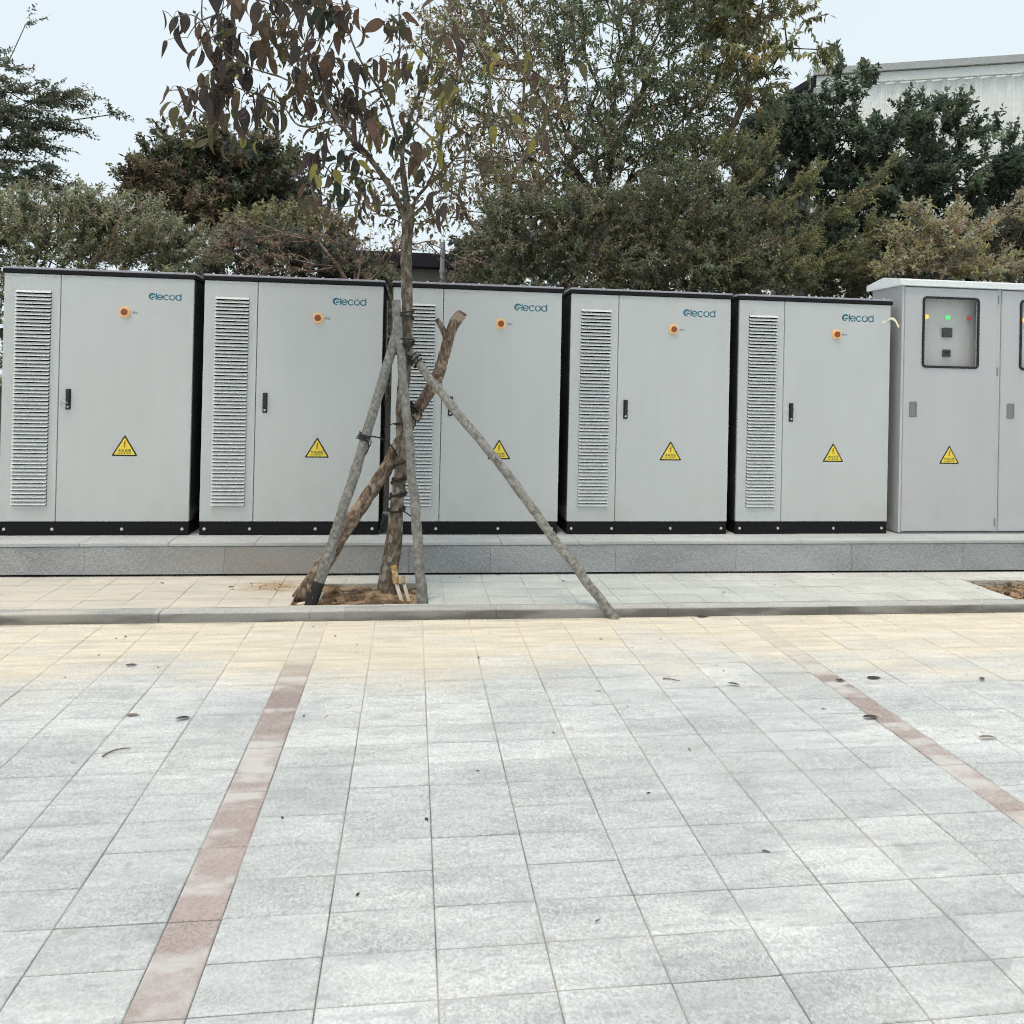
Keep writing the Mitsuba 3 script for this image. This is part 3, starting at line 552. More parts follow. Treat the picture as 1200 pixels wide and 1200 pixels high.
OLIVE = ((0.120, 0.130, 0.086, 3), (0.096, 0.112, 0.078, 3), (0.14, 0.138, 0.085, 1.2), (0.14, 0.115, 0.08, 0.4))
DARK = ((0.066, 0.082, 0.060, 3), (0.085, 0.100, 0.072, 2), (0.052, 0.064, 0.050, 2))
BG = 'trees and shrubs behind the cabinets'
make_tree('broadleaf_tree', 'tallest olive green tree rising behind the middle cabinets with wispy outer branches', 'tree', (6.49, 6.50, -0.5), (6.446, 6.5, 3.007),
    [(4.83, 6.20, 6.92, 1.11, 1.2, 0.83, 0.8), (6.35, 6.60, 7.51, 1.59, 1.6, 1.01, 1), (7.67, 6.30, 7.05, 1.08, 1.3, 0.932, 1), (5.79, 6.60, 6.02, 1.15, 1.5, 0.648, 1), (7.14, 6.40, 5.82, 1.22, 1.5, 0.718, 1.1), (7.92, 6.30, 6.06, 0.718, 1, 0.646, 1),
     (4.01, 6.00, 5.69, 0.675, 0.9, 0.743, 0.5), (3.80, 6.20, 6.98, 0.822, 1, 0.548, 0.5), (5.14, 6.50, 8.22, 1.99, 1.8, 0.711, 0.8), (7.49, 6.50, 8.43, 1.45, 1.5, 0.727, 0.8), (6.06, 6.40, 4.76, 1.21, 1.3, 0.568, 1.2), (7.53, 6.40, 4.91, 1.08, 1.2, 0.648, 1.2), (4.82, 6.20, 4.64, 0.691, 1, 0.553, 0.7), (6.00, 6.20, 5.26, 0.839, 1, 0.49, 1.3), (7.16, 6.20, 5.19, 0.99, 1, 0.495, 1.2)],
    760, 11, 0.15, (0.092, 0.034), 21, 0.46, OLIVE, 0.6, 0.25, BG, r_tip=0.006, twigs=3)
make_tree('slender_tree', 'sparse pale leaved tree whose thin branches reach into the sky above the dark trees', 'tree', (7.29, 5.60, -0.5), (7.562, 5.6, 4.697),
    [(8.18, 5.40, 7.10, 0.605, 0.6, 0.403, 1), (8.88, 5.40, 7.16, 0.406, 0.4, 0.298, 0.9), (9.18, 5.40, 6.70, 0.407, 0.4, 0.163, 0.8), (8.12, 5.40, 6.36, 0.604, 0.6, 0.336, 1), (8.44, 5.40, 5.88, 0.35, 0.4, 0.108, 0.5), (7.92, 5.50, 7.67, 0.811, 0.6, 0.405, 0.8)],
    95, 12, 0.05, (0.125, 0.042), 22, 0.44, ((0.14, 0.135, 0.075, 3), (0.21, 0.175, 0.08, 1), (0.10, 0.105, 0.065, 2)), 0.8, 0.2, BG, r_tip=0.006, shell=.1, twigs=3)
make_tree('slender_tree', 'fine leaved olive brown tree whose twigs mingle with the young tree crown on its right', 'tree', (4.31, 5.00, -0.5), (4.299, 5, 3.106),
    [(3.43, 5.00, 6.10, 0.556, 0.6, 0.556, 0.8), (3.99, 5.00, 5.58, 0.559, 0.6, 0.559, 1), (4.51, 5.20, 6.20, 0.572, 0.6, 0.572, 0.8), (4.33, 5.00, 4.67, 0.623, 0.6, 0.498, 1.1), (3.71, 5.00, 4.44, 0.495, 0.5, 0.433, 1), (3.30, 5.00, 5.16, 0.37, 0.5, 0.431, 0.9), (4.85, 5.20, 5.33, 0.446, 0.6, 0.51, 0.9), (3.97, 5.00, 3.84, 0.62, 0.6, 0.31, 1), (3.72, 5.10, 6.85, 0.75, 0.6, 0.375, 0.8), (4.59, 5.00, 4.06, 0.5, 0.5, 0.375, 1)],
    240, 31, 0.06, (0.075, 0.027), 18, 0.36, ((0.15, 0.13, 0.082, 3), (0.125, 0.12, 0.07, 2), (0.20, 0.17, 0.085, 1), (0.15, 0.10, 0.08, 1)), 0.5, 0.3, BG, bark_mat='mat_red_bark', r_tip=.005, twigs=2)
make_tree('shrub', 'brownish olive thicket of fine leaves right behind the third and fourth cabinets', 'shrub', (4.93, 3.90, -0.5), (4.938, 3.9, 2.274),
    [(4.80, 3.90, 3.38, 0.85, 0.6, 0.431, 1), (4.22, 3.70, 2.89, 0.497, 0.5, 0.386, 1), (5.60, 4.10, 3.42, 0.699, 0.6, 0.466, 1), (5.35, 3.70, 2.77, 1.01, 0.5, 0.313, 1.2), (4.34, 3.90, 3.55, 0.394, 0.4, 0.282, 0.7), (4.77, 3.60, 2.48, 1.21, 0.4, 0.198, 1.2)],
    420, 13, 0.05, (0.062, 0.024), 30, 0.32, ((0.120, 0.122, 0.080, 3), (0.105, 0.102, 0.076, 3), (0.13, 0.115, 0.085, 1.5), (0.095, 0.106, 0.070, 2)), 0.3, 0.3, BG, twigs=3)
make_tree('shrub', 'grey green thicket behind the fourth and fifth cabinets with leafy shoots at its top', 'shrub', (6.80, 4.20, -0.5), (6.807, 4.2, 2.366),
    [(6.66, 4.20, 3.53, 0.893, 0.6, 0.536, 1), (7.40, 4.20, 3.53, 0.601, 0.6, 0.48, 1), (6.69, 3.90, 2.86, 1.04, 0.5, 0.324, 1.2), (7.42, 3.90, 2.94, 0.584, 0.5, 0.351, 1), (6.84, 4.40, 4.07, 0.608, 0.5, 0.365, 0.8), (6.90, 3.80, 2.54, 1.38, 0.4, 0.207, 1.2)],
    420, 14, 0.05, (0.060, 0.025), 30, 0.32, ((0.105, 0.115, 0.074, 3), (0.088, 0.086, 0.062, 3), (0.125, 0.125, 0.08, 1.5)), 0.3, 0.3, BG, twigs=3)
make_tree('tiered_tree', 'olive green tree with slanting tiers ending in yellow green tips behind the fifth cabinet', 'tree', (7.91, 4.60, -0.5), (7.982, 4.6, 2.57),
    [(8.98, 4.40, 3.73, 0.199, 0.22, 0.112, 1.2), (9.28, 4.40, 3.96, 0.187, 0.2, 0.0999, 1.2), (9.57, 4.40, 4.18, 0.175, 0.18, 0.0877, 1.2), (9.80, 4.35, 4.40, 0.138, 0.15, 0.075, 1.1), (9.96, 4.30, 4.56, 0.0998, 0.12, 0.0499, 1), (7.72, 4.40, 3.39, 0.245, 0.3, 0.135, 1.2), (8.06, 4.40, 3.65, 0.209, 0.25, 0.111, 1.2), (8.36, 4.40, 3.90, 0.185, 0.2, 0.0989, 1.2), (8.60, 4.40, 4.15, 0.136, 0.16, 0.0992, 1.1), (8.77, 4.40, 4.38, 0.0745, 0.12, 0.0869, 1),
     (7.56, 4.60, 3.95, 0.249, 0.3, 0.15, 1.1), (7.84, 4.60, 4.29, 0.175, 0.25, 0.15, 1.1), (8.07, 4.60, 4.61, 0.113, 0.18, 0.163, 1.1), (8.22, 4.60, 4.84, 0.0754, 0.14, 0.101, 0.9), (9.07, 4.30, 3.05, 0.37, 0.3, 0.173, 1.1), (9.39, 4.30, 3.36, 0.223, 0.2, 0.112, 1.1), (9.68, 4.30, 3.62, 0.174, 0.16, 0.087, 1), (8.06, 4.10, 2.90, 0.6, 0.4, 0.192, 1.1), (8.47, 4.30, 3.35, 0.319, 0.3, 0.123, 1), (7.59, 4.70, 4.71, 0.226, 0.3, 0.176, 0.6), (7.38, 4.10, 2.85, 0.476, 0.4, 0.19, 1)],
    400, 15, 0.05, (0.058, 0.025), 30, 0.28, ((0.120, 0.125, 0.075, 3), (0.095, 0.102, 0.066, 3), (0.15, 0.145, 0.08, 1.5)), 0.1, 0.2, BG, tipcol=(0.55, 0.7, 2.5, (0.36, 0.35, 0.15)), lat=.1, twigs=3, lean=(0.45, 0, 0.35))
make_tree('dense_tree', 'dense dark green tree in front of the warehouse wall with two upright leafy shoots', 'tree', (12.62, 8.50, -0.5), (12.62, 8.5, 3.675),
    [(11.41, 8.20, 7.51, 0.118, 0.25, 0.406, 1.4), (11.49, 8.20, 6.94, 0.27, 0.4, 0.338, 1.2), (11.91, 8.20, 7.39, 0.373, 0.3, 0.136, 1.2), (11.98, 8.20, 7.55, 0.0849, 0.2, 0.255, 0.9), (10.58, 8.40, 6.64, 0.646, 0.8, 0.306, 1), (11.13, 8.40, 6.25, 0.853, 1, 0.427, 1), (11.95, 8.40, 6.04, 0.859, 1, 0.429, 1), (12.74, 8.20, 6.54, 0.546, 0.8, 0.376, 1), (13.47, 8.20, 6.71, 0.653, 0.8, 0.275, 1), (13.76, 8.20, 6.35, 0.602, 0.8, 0.31, 1), (14.50, 8.20, 6.57, 0.381, 0.4, 0.139, 0.9),
     (13.19, 8.30, 5.83, 0.776, 0.9, 0.241, 0.9), (14.81, 8.10, 6.29, 0.207, 0.4, 0.207, 0.9), (14.43, 8.20, 5.70, 0.951, 1, 0.381, 1), (15.38, 8.20, 5.84, 0.523, 0.8, 0.314, 1), (13.64, 8.40, 5.36, 1.39, 1.2, 0.435, 1), (12.28, 8.60, 5.16, 1.39, 1.2, 0.61, 1), (15.36, 8.40, 5.18, 1.06, 1, 0.529, 1), (11.93, 8.60, 4.27, 1.56, 1.2, 0.521, 1), (14.45, 8.70, 4.49, 1.6, 1.2, 0.624, 1), (10.15, 8.60, 6.17, 0.514, 0.7, 0.343, 0.8), (9.88, 8.50, 5.52, 0.476, 0.7, 0.408, 1), (10.13, 8.50, 5.02, 0.596, 0.7, 0.341, 1), (16.71, 8.40, 6.14, 1.07, 1, 1.07, 1), (12.74, 8.40, 3.67, 2.07, 1, 0.432, 1)],
    900, 16, 0.15, (0.118, 0.056), 34, 0.42, DARK, 0.2, 0.35, BG, twigs=3)
make_tree('yellow_shrub', 'yellowish beige wispy shrub just behind the pitched roof of the two-door cabinet', 'shrub', (10.32, 3.90, -0.5), (10.329, 3.9, 2.554),
    [(10.07, 3.90, 3.63, 0.145, 0.2, 0.217, 1), (9.79, 3.90, 3.38, 0.168, 0.2, 0.12, 0.9), (10.31, 3.90, 3.30, 0.363, 0.4, 0.218, 1.2), (9.84, 3.80, 3.00, 0.405, 0.3, 0.143, 1), (10.72, 3.90, 3.75, 0.0971, 0.2, 0.243, 1), (10.51, 3.90, 3.53, 0.17, 0.2, 0.17, 1), (10.81, 3.90, 3.25, 0.17, 0.25, 0.122, 1.1), (11.05, 3.90, 3.48, 0.146, 0.2, 0.11, 1.1), (11.28, 3.90, 3.69, 0.134, 0.18, 0.0855, 1.1), (11.52, 3.90, 3.88, 0.123, 0.16, 0.0735, 1.1), (11.75, 3.90, 4.07, 0.111, 0.14, 0.0614, 1), (10.98, 3.90, 3.02, 0.487, 0.4, 0.146, 1.1), (11.64, 3.90, 3.17, 0.294, 0.3, 0.172, 0.9)],
    190, 17, 0.035, (0.064, 0.030), 22, 0.25, ((0.30, 0.26, 0.155, 3), (0.24, 0.205, 0.13, 2), (0.37, 0.34, 0.16, 1.2), (0.18, 0.14, 0.10, 1)), 0.2, 0.3, BG, bark_mat='mat_red_bark', twigs=3, lean=(0.3, 0, 0.4))
make_tree('shrub', 'dark low bush under the yellowish shrub at the right edge of the picture', 'shrub', (12.32, 4.80, -0.5), (12.33, 4.8, 2.746),
    [(12.31, 4.80, 3.55, 0.6, 0.5, 0.506, 1), (12.97, 4.80, 3.71, 0.671, 0.6, 0.604, 1), (10.60, 4.90, 2.96, 0.924, 0.5, 0.264, 1), (9.76, 4.90, 2.93, 0.785, 0.5, 0.262, 1)], 190, 18, 0.05, (0.07, 0.03), 28, 0.3, ((0.075, 0.07, 0.055, 2), (0.06, 0.066, 0.05, 2)), 0.2, 0.3, BG, twigs=3)
make_tree('tiered_tree', 'dark green tree with flat layered branches at the left edge of the sky', 'tree', (-4.17, 6.20, -0.5), (-4.209, 6.2, 4.326),
    [(-2.99, 6.00, 6.40, 0.377, 0.3, 0.0502, 0.7), (-2.97, 6.00, 5.75, 0.351, 0.3, 0.0502, 0.7), (-2.79, 6.00, 5.38, 0.629, 0.6, 0.101, 1.3), (-2.31, 6.00, 5.32, 0.531, 0.4, 0.0758, 1.2), (-2.78, 6.00, 4.98, 0.528, 0.5, 0.101, 1.3), (-2.13, 6.00, 4.95, 0.532, 0.3, 0.0443, 1), (-1.62, 6.00, 5.11, 0.306, 0.15, 0.0255, 1), (-1.98, 6.00, 5.40, 0.203, 0.2, 0.0507, 1), (-2.89, 6.00, 4.68, 0.628, 0.6, 0.113, 1.3), (-2.43, 6.00, 4.27, 0.429, 0.4, 0.0883, 1.2), (-2.88, 6.00, 4.16, 0.565, 0.6, 0.126, 1.3), (-2.40, 6.00, 4.02, 0.505, 0.4, 0.0757, 1.2), (-4.07, 6.20, 5.98, 0.757, 1.2, 1.01, 0.5), (-4.04, 6.20, 4.46, 0.883, 1.2, 0.631, 0.5), (-3.23, 6.00, 4.39, 0.375, 0.5, 0.125, 1), (-3.36, 6.10, 5.17, 0.378, 0.6, 0.227, 1)],
    440, 19, 0.09, (0.060, 0.028), 26, 0.32, ((0.085, 0.098, 0.074, 3), (0.10, 0.105, 0.078, 2), (0.07, 0.078, 0.062, 2)), 0.1, 0.2, BG, lat=.7, shell=.1, twigs=3)
make_tree('hedge_shrub', 'wide olive green shrub with fine pale leaves behind the leftmost cabinet', 'shrub', (-1.04, 3.20, -0.5), (-1.034, 3.2, 1.905),
    [(-1.15, 3.20, 2.83, 0.83, 0.5, 0.351, 1.1), (-0.31, 3.20, 2.82, 0.691, 0.5, 0.356, 1.1), (-1.69, 3.20, 2.90, 0.484, 0.5, 0.388, 1), (0.30, 3.20, 2.75, 0.498, 0.45, 0.279, 1), (-1.29, 3.30, 3.13, 0.394, 0.4, 0.138, 0.9), (-0.69, 3.30, 3.12, 0.397, 0.4, 0.139, 0.9), (-2.23, 3.20, 2.83, 0.577, 0.6, 0.433, 1), (-0.12, 3.30, 3.09, 0.3, 0.4, 0.1, 0.8), (-0.64, 3.10, 2.44, 1.26, 0.4, 0.243, 1), (-1.80, 3.10, 1.78, 0.669, 0.4, 0.765, 0.7)],
    680, 20, 0.05, (0.054, 0.0205), 28, 0.27, ((0.165, 0.17, 0.112, 3), (0.13, 0.135, 0.088, 3), (0.21, 0.20, 0.13, 1), (0.15, 0.12, 0.088, .7)), 0.2, 0.5, BG, twigs=3)
make_tree('round_tree', 'round dark tree with reddish brown patches standing behind the left cabinets', 'tree', (-0.65, 9.20, -0.5), (-0.662, 9.2, 3.573),
    [(-0.59, 9.20, 5.13, 1.01, 1.2, 0.62, 1.1), (-1.40, 9.20, 5.08, 0.519, 0.8, 0.422, 0.9), (0.09, 9.20, 5.33, 0.69, 0.9, 0.427, 1), (0.37, 9.20, 4.80, 0.691, 0.9, 0.461, 1), (-1.00, 9.20, 4.57, 0.976, 1, 0.39, 1), (-1.52, 9.20, 5.71, 0.243, 0.4, 0.13, 0.6), (-1.87, 9.20, 5.38, 0.226, 0.4, 0.162, 0.5), (-0.17, 9.00, 4.37, 1.13, 1, 0.356, 1)],
    460, 21, 0.15, (0.125, 0.055), 26, 0.40, ((0.080, 0.088, 0.062, 3), (0.105, 0.10, 0.066, 2), (0.058, 0.063, 0.052, 1.5), (0.13, 0.095, 0.07, .7)), 0.2, 0.35, BG, twigs=3, var=.4)
make_tree('round_tree', 'small reddish brown leaved tree at the left side of the round dark tree', 'tree', (-1.48, 8.60, -0.5), (-1.492, 8.6, 3.597),
    [(-1.55, 8.60, 4.61, 0.56, 0.7, 0.373, 1), (-1.82, 8.60, 4.82, 0.279, 0.4, 0.155, 0.7), (-1.08, 8.40, 4.20, 0.616, 0.6, 0.246, 1)], 140, 22, 0.08, (0.11, 0.05), 24, 0.36, ((0.118, 0.095, 0.072, 3), (0.10, 0.098, 0.068, 3), (0.13, 0.11, 0.072, 1)), 0.2, 0.35, BG, twigs=3)
make_tree('bare_shrub', 'half bare reddish shrub fanning out long grey branches above the second cabinet', 'shrub', (2.39, 2.90, -0.5), (2.391, 2.9, 2.239),
    [(1.60, 2.90, 2.85, 0.442, 0.3, 0.137, 1), (1.17, 2.90, 2.98, 0.341, 0.3, 0.0976, 0.9), (2.18, 2.90, 2.88, 0.346, 0.3, 0.158, 1), (2.67, 2.90, 2.82, 0.299, 0.3, 0.139, 0.9), (3.02, 2.90, 2.81, 0.3, 0.3, 0.12, 0.8), (3.57, 2.90, 2.69, 0.403, 0.3, 0.121, 0.7), (1.58, 2.80, 2.54, 0.582, 0.3, 0.116, 0.9), (2.02, 3.00, 3.14, 0.25, 0.3, 0.0998, 0.6), (0.99, 2.90, 2.72, 0.292, 0.3, 0.117, 0.7), (2.43, 2.90, 2.59, 0.397, 0.3, 0.139, 1)],
    95, 23, 0.032, (0.046, 0.021), 12, 0.24, ((0.15, 0.112, 0.090, 3), (0.18, 0.155, 0.09, 1.5), (0.125, 0.105, 0.085, 2)), 0.3, 0.2, BG, bark_mat='mat_red_bark', alpha=.5, r_tip=.004)
make_tree('yellow_shrub', 'small yellow green bush between the reddish shrub and the round dark tree', 'shrub', (1.18, 6.50, -0.5), (1.172, 6.5, 3.079),
    [(0.96, 6.50, 3.72, 0.545, 0.5, 0.163, 1), (1.56, 6.50, 3.67, 0.411, 0.4, 0.192, 1), (0.59, 6.40, 3.55, 0.538, 0.4, 0.135, 0.8)], 120, 24, 0.05, (0.085, 0.042), 18, 0.3, ((0.18, 0.172, 0.095, 2), (0.145, 0.142, 0.085, 2), (0.13, 0.115, 0.08, 1)), 0.2, 0.3, BG)
make_tree('dark_shrub', 'dark shaded hedge behind the reddish half bare shrub', 'shrub', (1.29, 4.60, -0.5), (1.295, 4.6, 2.333),
    [(0.78, 4.60, 2.78, 0.692, 0.5, 0.3, 1), (1.74, 4.60, 2.79, 0.583, 0.5, 0.28, 1), (1.28, 4.60, 2.97, 0.58, 0.5, 0.186, 1), (1.29, 4.60, 2.45, 1.51, 0.5, 0.186, 1), (2.20, 4.60, 2.66, 0.469, 0.5, 0.188, 1)], 300, 25, 0.05, (0.062, 0.03), 28, 0.3, ((0.065, 0.068, 0.056, 2), (0.08, 0.075, 0.062, 2)), 0.2, 0.3, BG, twigs=3)
make_tree('dark_shrub', 'dark mixed thicket far behind the fourth and fifth cabinets', 'shrub', (8.68, 12.00, -0.5), (8.686, 12, 3.595),
    [(5.76, 12.00, 4.30, 1.62, 1, 0.808, 1), (8.24, 12.00, 4.61, 1.85, 1.2, 1.13, 1), (11.25, 12.00, 4.74, 2.1, 1.2, 1.15, 1), (14.40, 12.00, 4.66, 2.14, 1.2, 0.855, 1), (17.66, 12.00, 4.80, 1.96, 1, 0.873, 1)], 520, 26, 0.1, (0.16, 0.08), 28, 0.5, ((0.075, 0.08, 0.066, 2), (0.09, 0.087, 0.072, 1)), 0.2, 0.3, BG, twigs=3)
make_tree('dark_shrub', 'grey stemmed leafy bush glimpsed through the gap beside the young tree', 'shrub', (2.72, 3.00, -0.5), (2.732, 3, 1.709),
    [(2.75, 3.00, 2.11, 0.121, 0.12, 0.403, 1), (2.74, 3.00, 1.51, 0.121, 0.12, 0.403, 1)], 90, 27, 0.04, (0.05, 0.024), 26, 0.2, ((0.19, 0.18, 0.14, 2), (0.12, 0.11, 0.09, 1)), 0.2, 0.3, BG, twigs=3)


# ------------------------------------------------------------------ far buildings
M('low_wall', lambda p, n, uv: C3(0.24, 0.235, 0.225)*(0.8 + 0.4*fbm(p.x*1.4, p.y, p.z*2, 4)), 0.8)
# warehouse: a corrugated wall turned a little towards the camera, a trim along its top, an open lean-to at its left
K = 'warehouse'; tag(K, 'large pale corrugated metal warehouse with dark open lean-to roof at the upper right', 'building')
A0, B0 = np.array((17.493, 20, 12.462)), np.array((23.396, 17.8, 12.463))
ux = (B0 - A0); ux[2] = 0; Lw = np.linalg.norm(ux); ux /= Lw; un = np.array([ux[1], -ux[0], 0]); HW = A0[2]
def corr(x0, x1, z0, z1, depth=0.07, p=0.5):
    xs, ys = [], []
    x = x0
    while x < x1 - 1e-6:
        for dx, dy in ((0, 0), (0.10, 0), (0.14, depth), (0.21, depth)):
            if x + dx*p/0.25 <= x1: xs.append(x + dx*p/0.25); ys.append(dy)
        x += p
    xs.append(x1); ys.append(0)
    b = np.array([A0[:2] + ux[:2]*a + un[:2]*(d) for a, d in zip(xs, ys)]); n = len(b)
    v = np.vstack([np.c_[b, np.full(n, z0)], np.c_[b, np.full(n, z1)]]); return v, np.array([(k, k+1, n+k+1, n+k) for k in range(n-1)])
M('warehouse_wall', lambda p, n, uv: C3(0.84, 0.86, 0.845)*(0.95 + 0.12*fbm(p.x*0.9, p.y*0.9, p.z*0.25, 4))*(1 - 0.06*smoothstep(0.5, 0.75, fbm(p.x*3, p.y*3, p.z*0.4, 4))), 0.6)
M('warehouse_trim', (0.74, 0.77, 0.76), 0.5); M('roof_dark', (0.028, 0.028, 0.034), 0.7, spec=0.2); M('roof_metal', (0.42, 0.44, 0.44), 0.5)
nW = 22
for k in range(nW): add(f'{K}__wall_panel', corr(k*1.0, k*1.0 + 0.994, -0.5, HW - 0.35), 'mat_warehouse_wall')
def slab(p0, p1, z0, z1, t0, t1):
    a, b = A0 + ux*p0, A0 + ux*p1
    v = [(*(q[:2] + un[:2]*t), z) for q in (a, b) for t in (t0, t1) for z in (z0, z1)]
    return trimesh.convex.convex_hull(np.array(v))
add(f'{K}__eave_trim', slab(-0.35, 22.5, HW - 0.34, HW - 0.02, 0.06, 0.22), 'mat_warehouse_trim')
add(f'{K}__gutter', slab(-0.45, 22.6, HW + 0.0, HW + 0.24, 0.0, 0.34), 'mat_roof_metal')
add(f'{K}__corner_post', slab(-0.42, -0.003, -0.5, HW - 0.36, -0.3, 0.06), 'mat_warehouse_trim')
add(f'{K}__end_wall', slab(-0.2, -0.02, -0.5, HW - 0.4, -14.0, -0.32), 'mat_roof_dark')
E1 = np.array((13.917, 19, 10.111)); sl = E1 - A0
q = [A0 + [0, 0, 0.20] - ux*0.2, E1 + [0, 0, 0.2]]
dep = -un*12.0
vv = np.array([q[0], q[1], q[1] + dep, q[0] + dep]); vv = np.vstack([vv, vv - [0, 0, 0.14]])
add(f'{K}__lean_to_roof', trimesh.convex.convex_hull(vv), 'mat_roof_dark')
add(f'{K}__roof_edge', trimesh.convex.convex_hull(np.vstack([np.array([q[0], q[1]]) + un*0.01, np.array([q[0], q[1]]) + un*0.09, np.array([q[0], q[1]]) + un*0.01 - [0, 0, 0.2], np.array([q[0], q[1]]) + un*0.09 - [0, 0, 0.2]])), 'mat_roof_dark')
pm = A0 + (E1 - A0)*0.52
add(f'{K}__steel_post', bx(pm[0] - 0.09, pm[0] + 0.09, pm[1] + 0.3, pm[1] + 0.48, -0.5, pm[2] + 0.02), 'mat_low_wall')
# low flat-roofed building seen through the foliage beside the young tree
K = 'low_building'; tag(K, 'low building with a dark flat roof edge seen behind the young tree trunk', 'building')
q = (1.303, 13, 4.414); q1 = (4.936, 13, 4.508); zt = q[2]
add(f'{K}__wall', bx(q[0], q1[0], 13.15, 18, -0.5, zt - 0.36), 'mat_low_wall')
add(f'{K}__roof', bx(q[0] - 0.3, q1[0] + 0.3, 12.9, 18.3, zt - 0.355, zt, 0.02), 'mat_roof_dark')
c = (1.018, 15, 5.264)
tag(add('water_tank', cat([tube([(c[0], 16, zt + 0.003), (c[0], 16, c[2] - 0.1)], 0.42, 24), tube([(c[0], 16, c[2] - 0.098), (c[0], 16, c[2] - 0.03), (c[0], 16, c[2])], [0.5, 0.5, 0.2], 24)]), 'mat_low_wall', 30), 'small round grey tank with a flat lid standing on the low building roof', 'tank')
c = (3.483, 5.2, 3.304)
tag(add('metal_pipe', cat([tube([(c[0], 5.2, -0.5), (c[0], 5.2, c[2])], 0.036, 12)] + [tube([(c[0], 5.2, c[2] - 0.12 - 0.28*k), (c[0], 5.2, c[2] - 0.17 - 0.28*k)], 0.046, 12) for k in range(4)]), 'mat_cap_grey', 30), 'thin pale upright pipe with ringed joints right of the young tree trunk', 'pipe')
# low wall behind the platform
c = (2.727, 3.25, 1.081)
K = 'boundary_wall'; tag(K, 'low grey rendered wall running behind the platform, glimpsed between cabinets', 'wall')
add(f'{K}__body', bx(-6, 16, 3.4, 3.58, -0.5, c[2] - 0.06), 'mat_concrete'); add(f'{K}__coping', bx(-6, 16, 3.37, 3.61, c[2] - 0.059, c[2], 0.006), 'mat_concrete')


# ------------------------------------------------------------------ the staked young tree
K = 'young_tree'; tag(K, 'staked young tree with large drooping purplish brown leaves growing from the pavement pit', 'tree')
tp = np.array([(2.946, -0.81, -0.264), (2.954, -0.81, -0.115), (2.979, -0.81, 0.076), (2.992, -0.81, 0.315), (3.016, -0.81, 0.555), (3.029, -0.81, 0.794), (3.017, -0.81, 1.034), (3.03, -0.81, 1.274), (3.042, -0.81, 1.514), (3.036, -0.81, 1.814), (3.023, -0.81, 2.114), (3.03, -0.81, 2.343), (3.027, -0.81, 2.475)])
tp = np.vstack([tp[0] - [0, 0, 0.14], tp])
tr = np.array([.080, .073, .064, .058, .048, .045, .044, .043, .041, .040, .038, .038, .042, .036])
cv = curve(tp, 90); s = np.linspace(0, 1, 90); rr = np.interp(s, np.r_[0, np.cumsum(np.linalg.norm(np.diff(tp, axis=0), axis=1))]/np.linalg.norm(np.diff(tp, axis=0), axis=1).sum(), tr)
m = tube(cv, rr, 28); nn = m.vertices - np.repeat(cv, 28, axis=0).tolist().__add__([cv[0].tolist(), cv[-1].tolist()]) if False else None
def roughen(m, amp, f, seed=0, zf=0.4):
    p = np.asarray(m.vertices); q = p*[f, f, f*zf]; k = meshkit.fbm(q, 4, seed) - 0.5
    m.vertices = p + m.vertex_normals*(amp*k)[:, None]; return m
add(f'{K}__trunk', roughen(m, 0.022, 34), 'mat_sapling_bark', True)
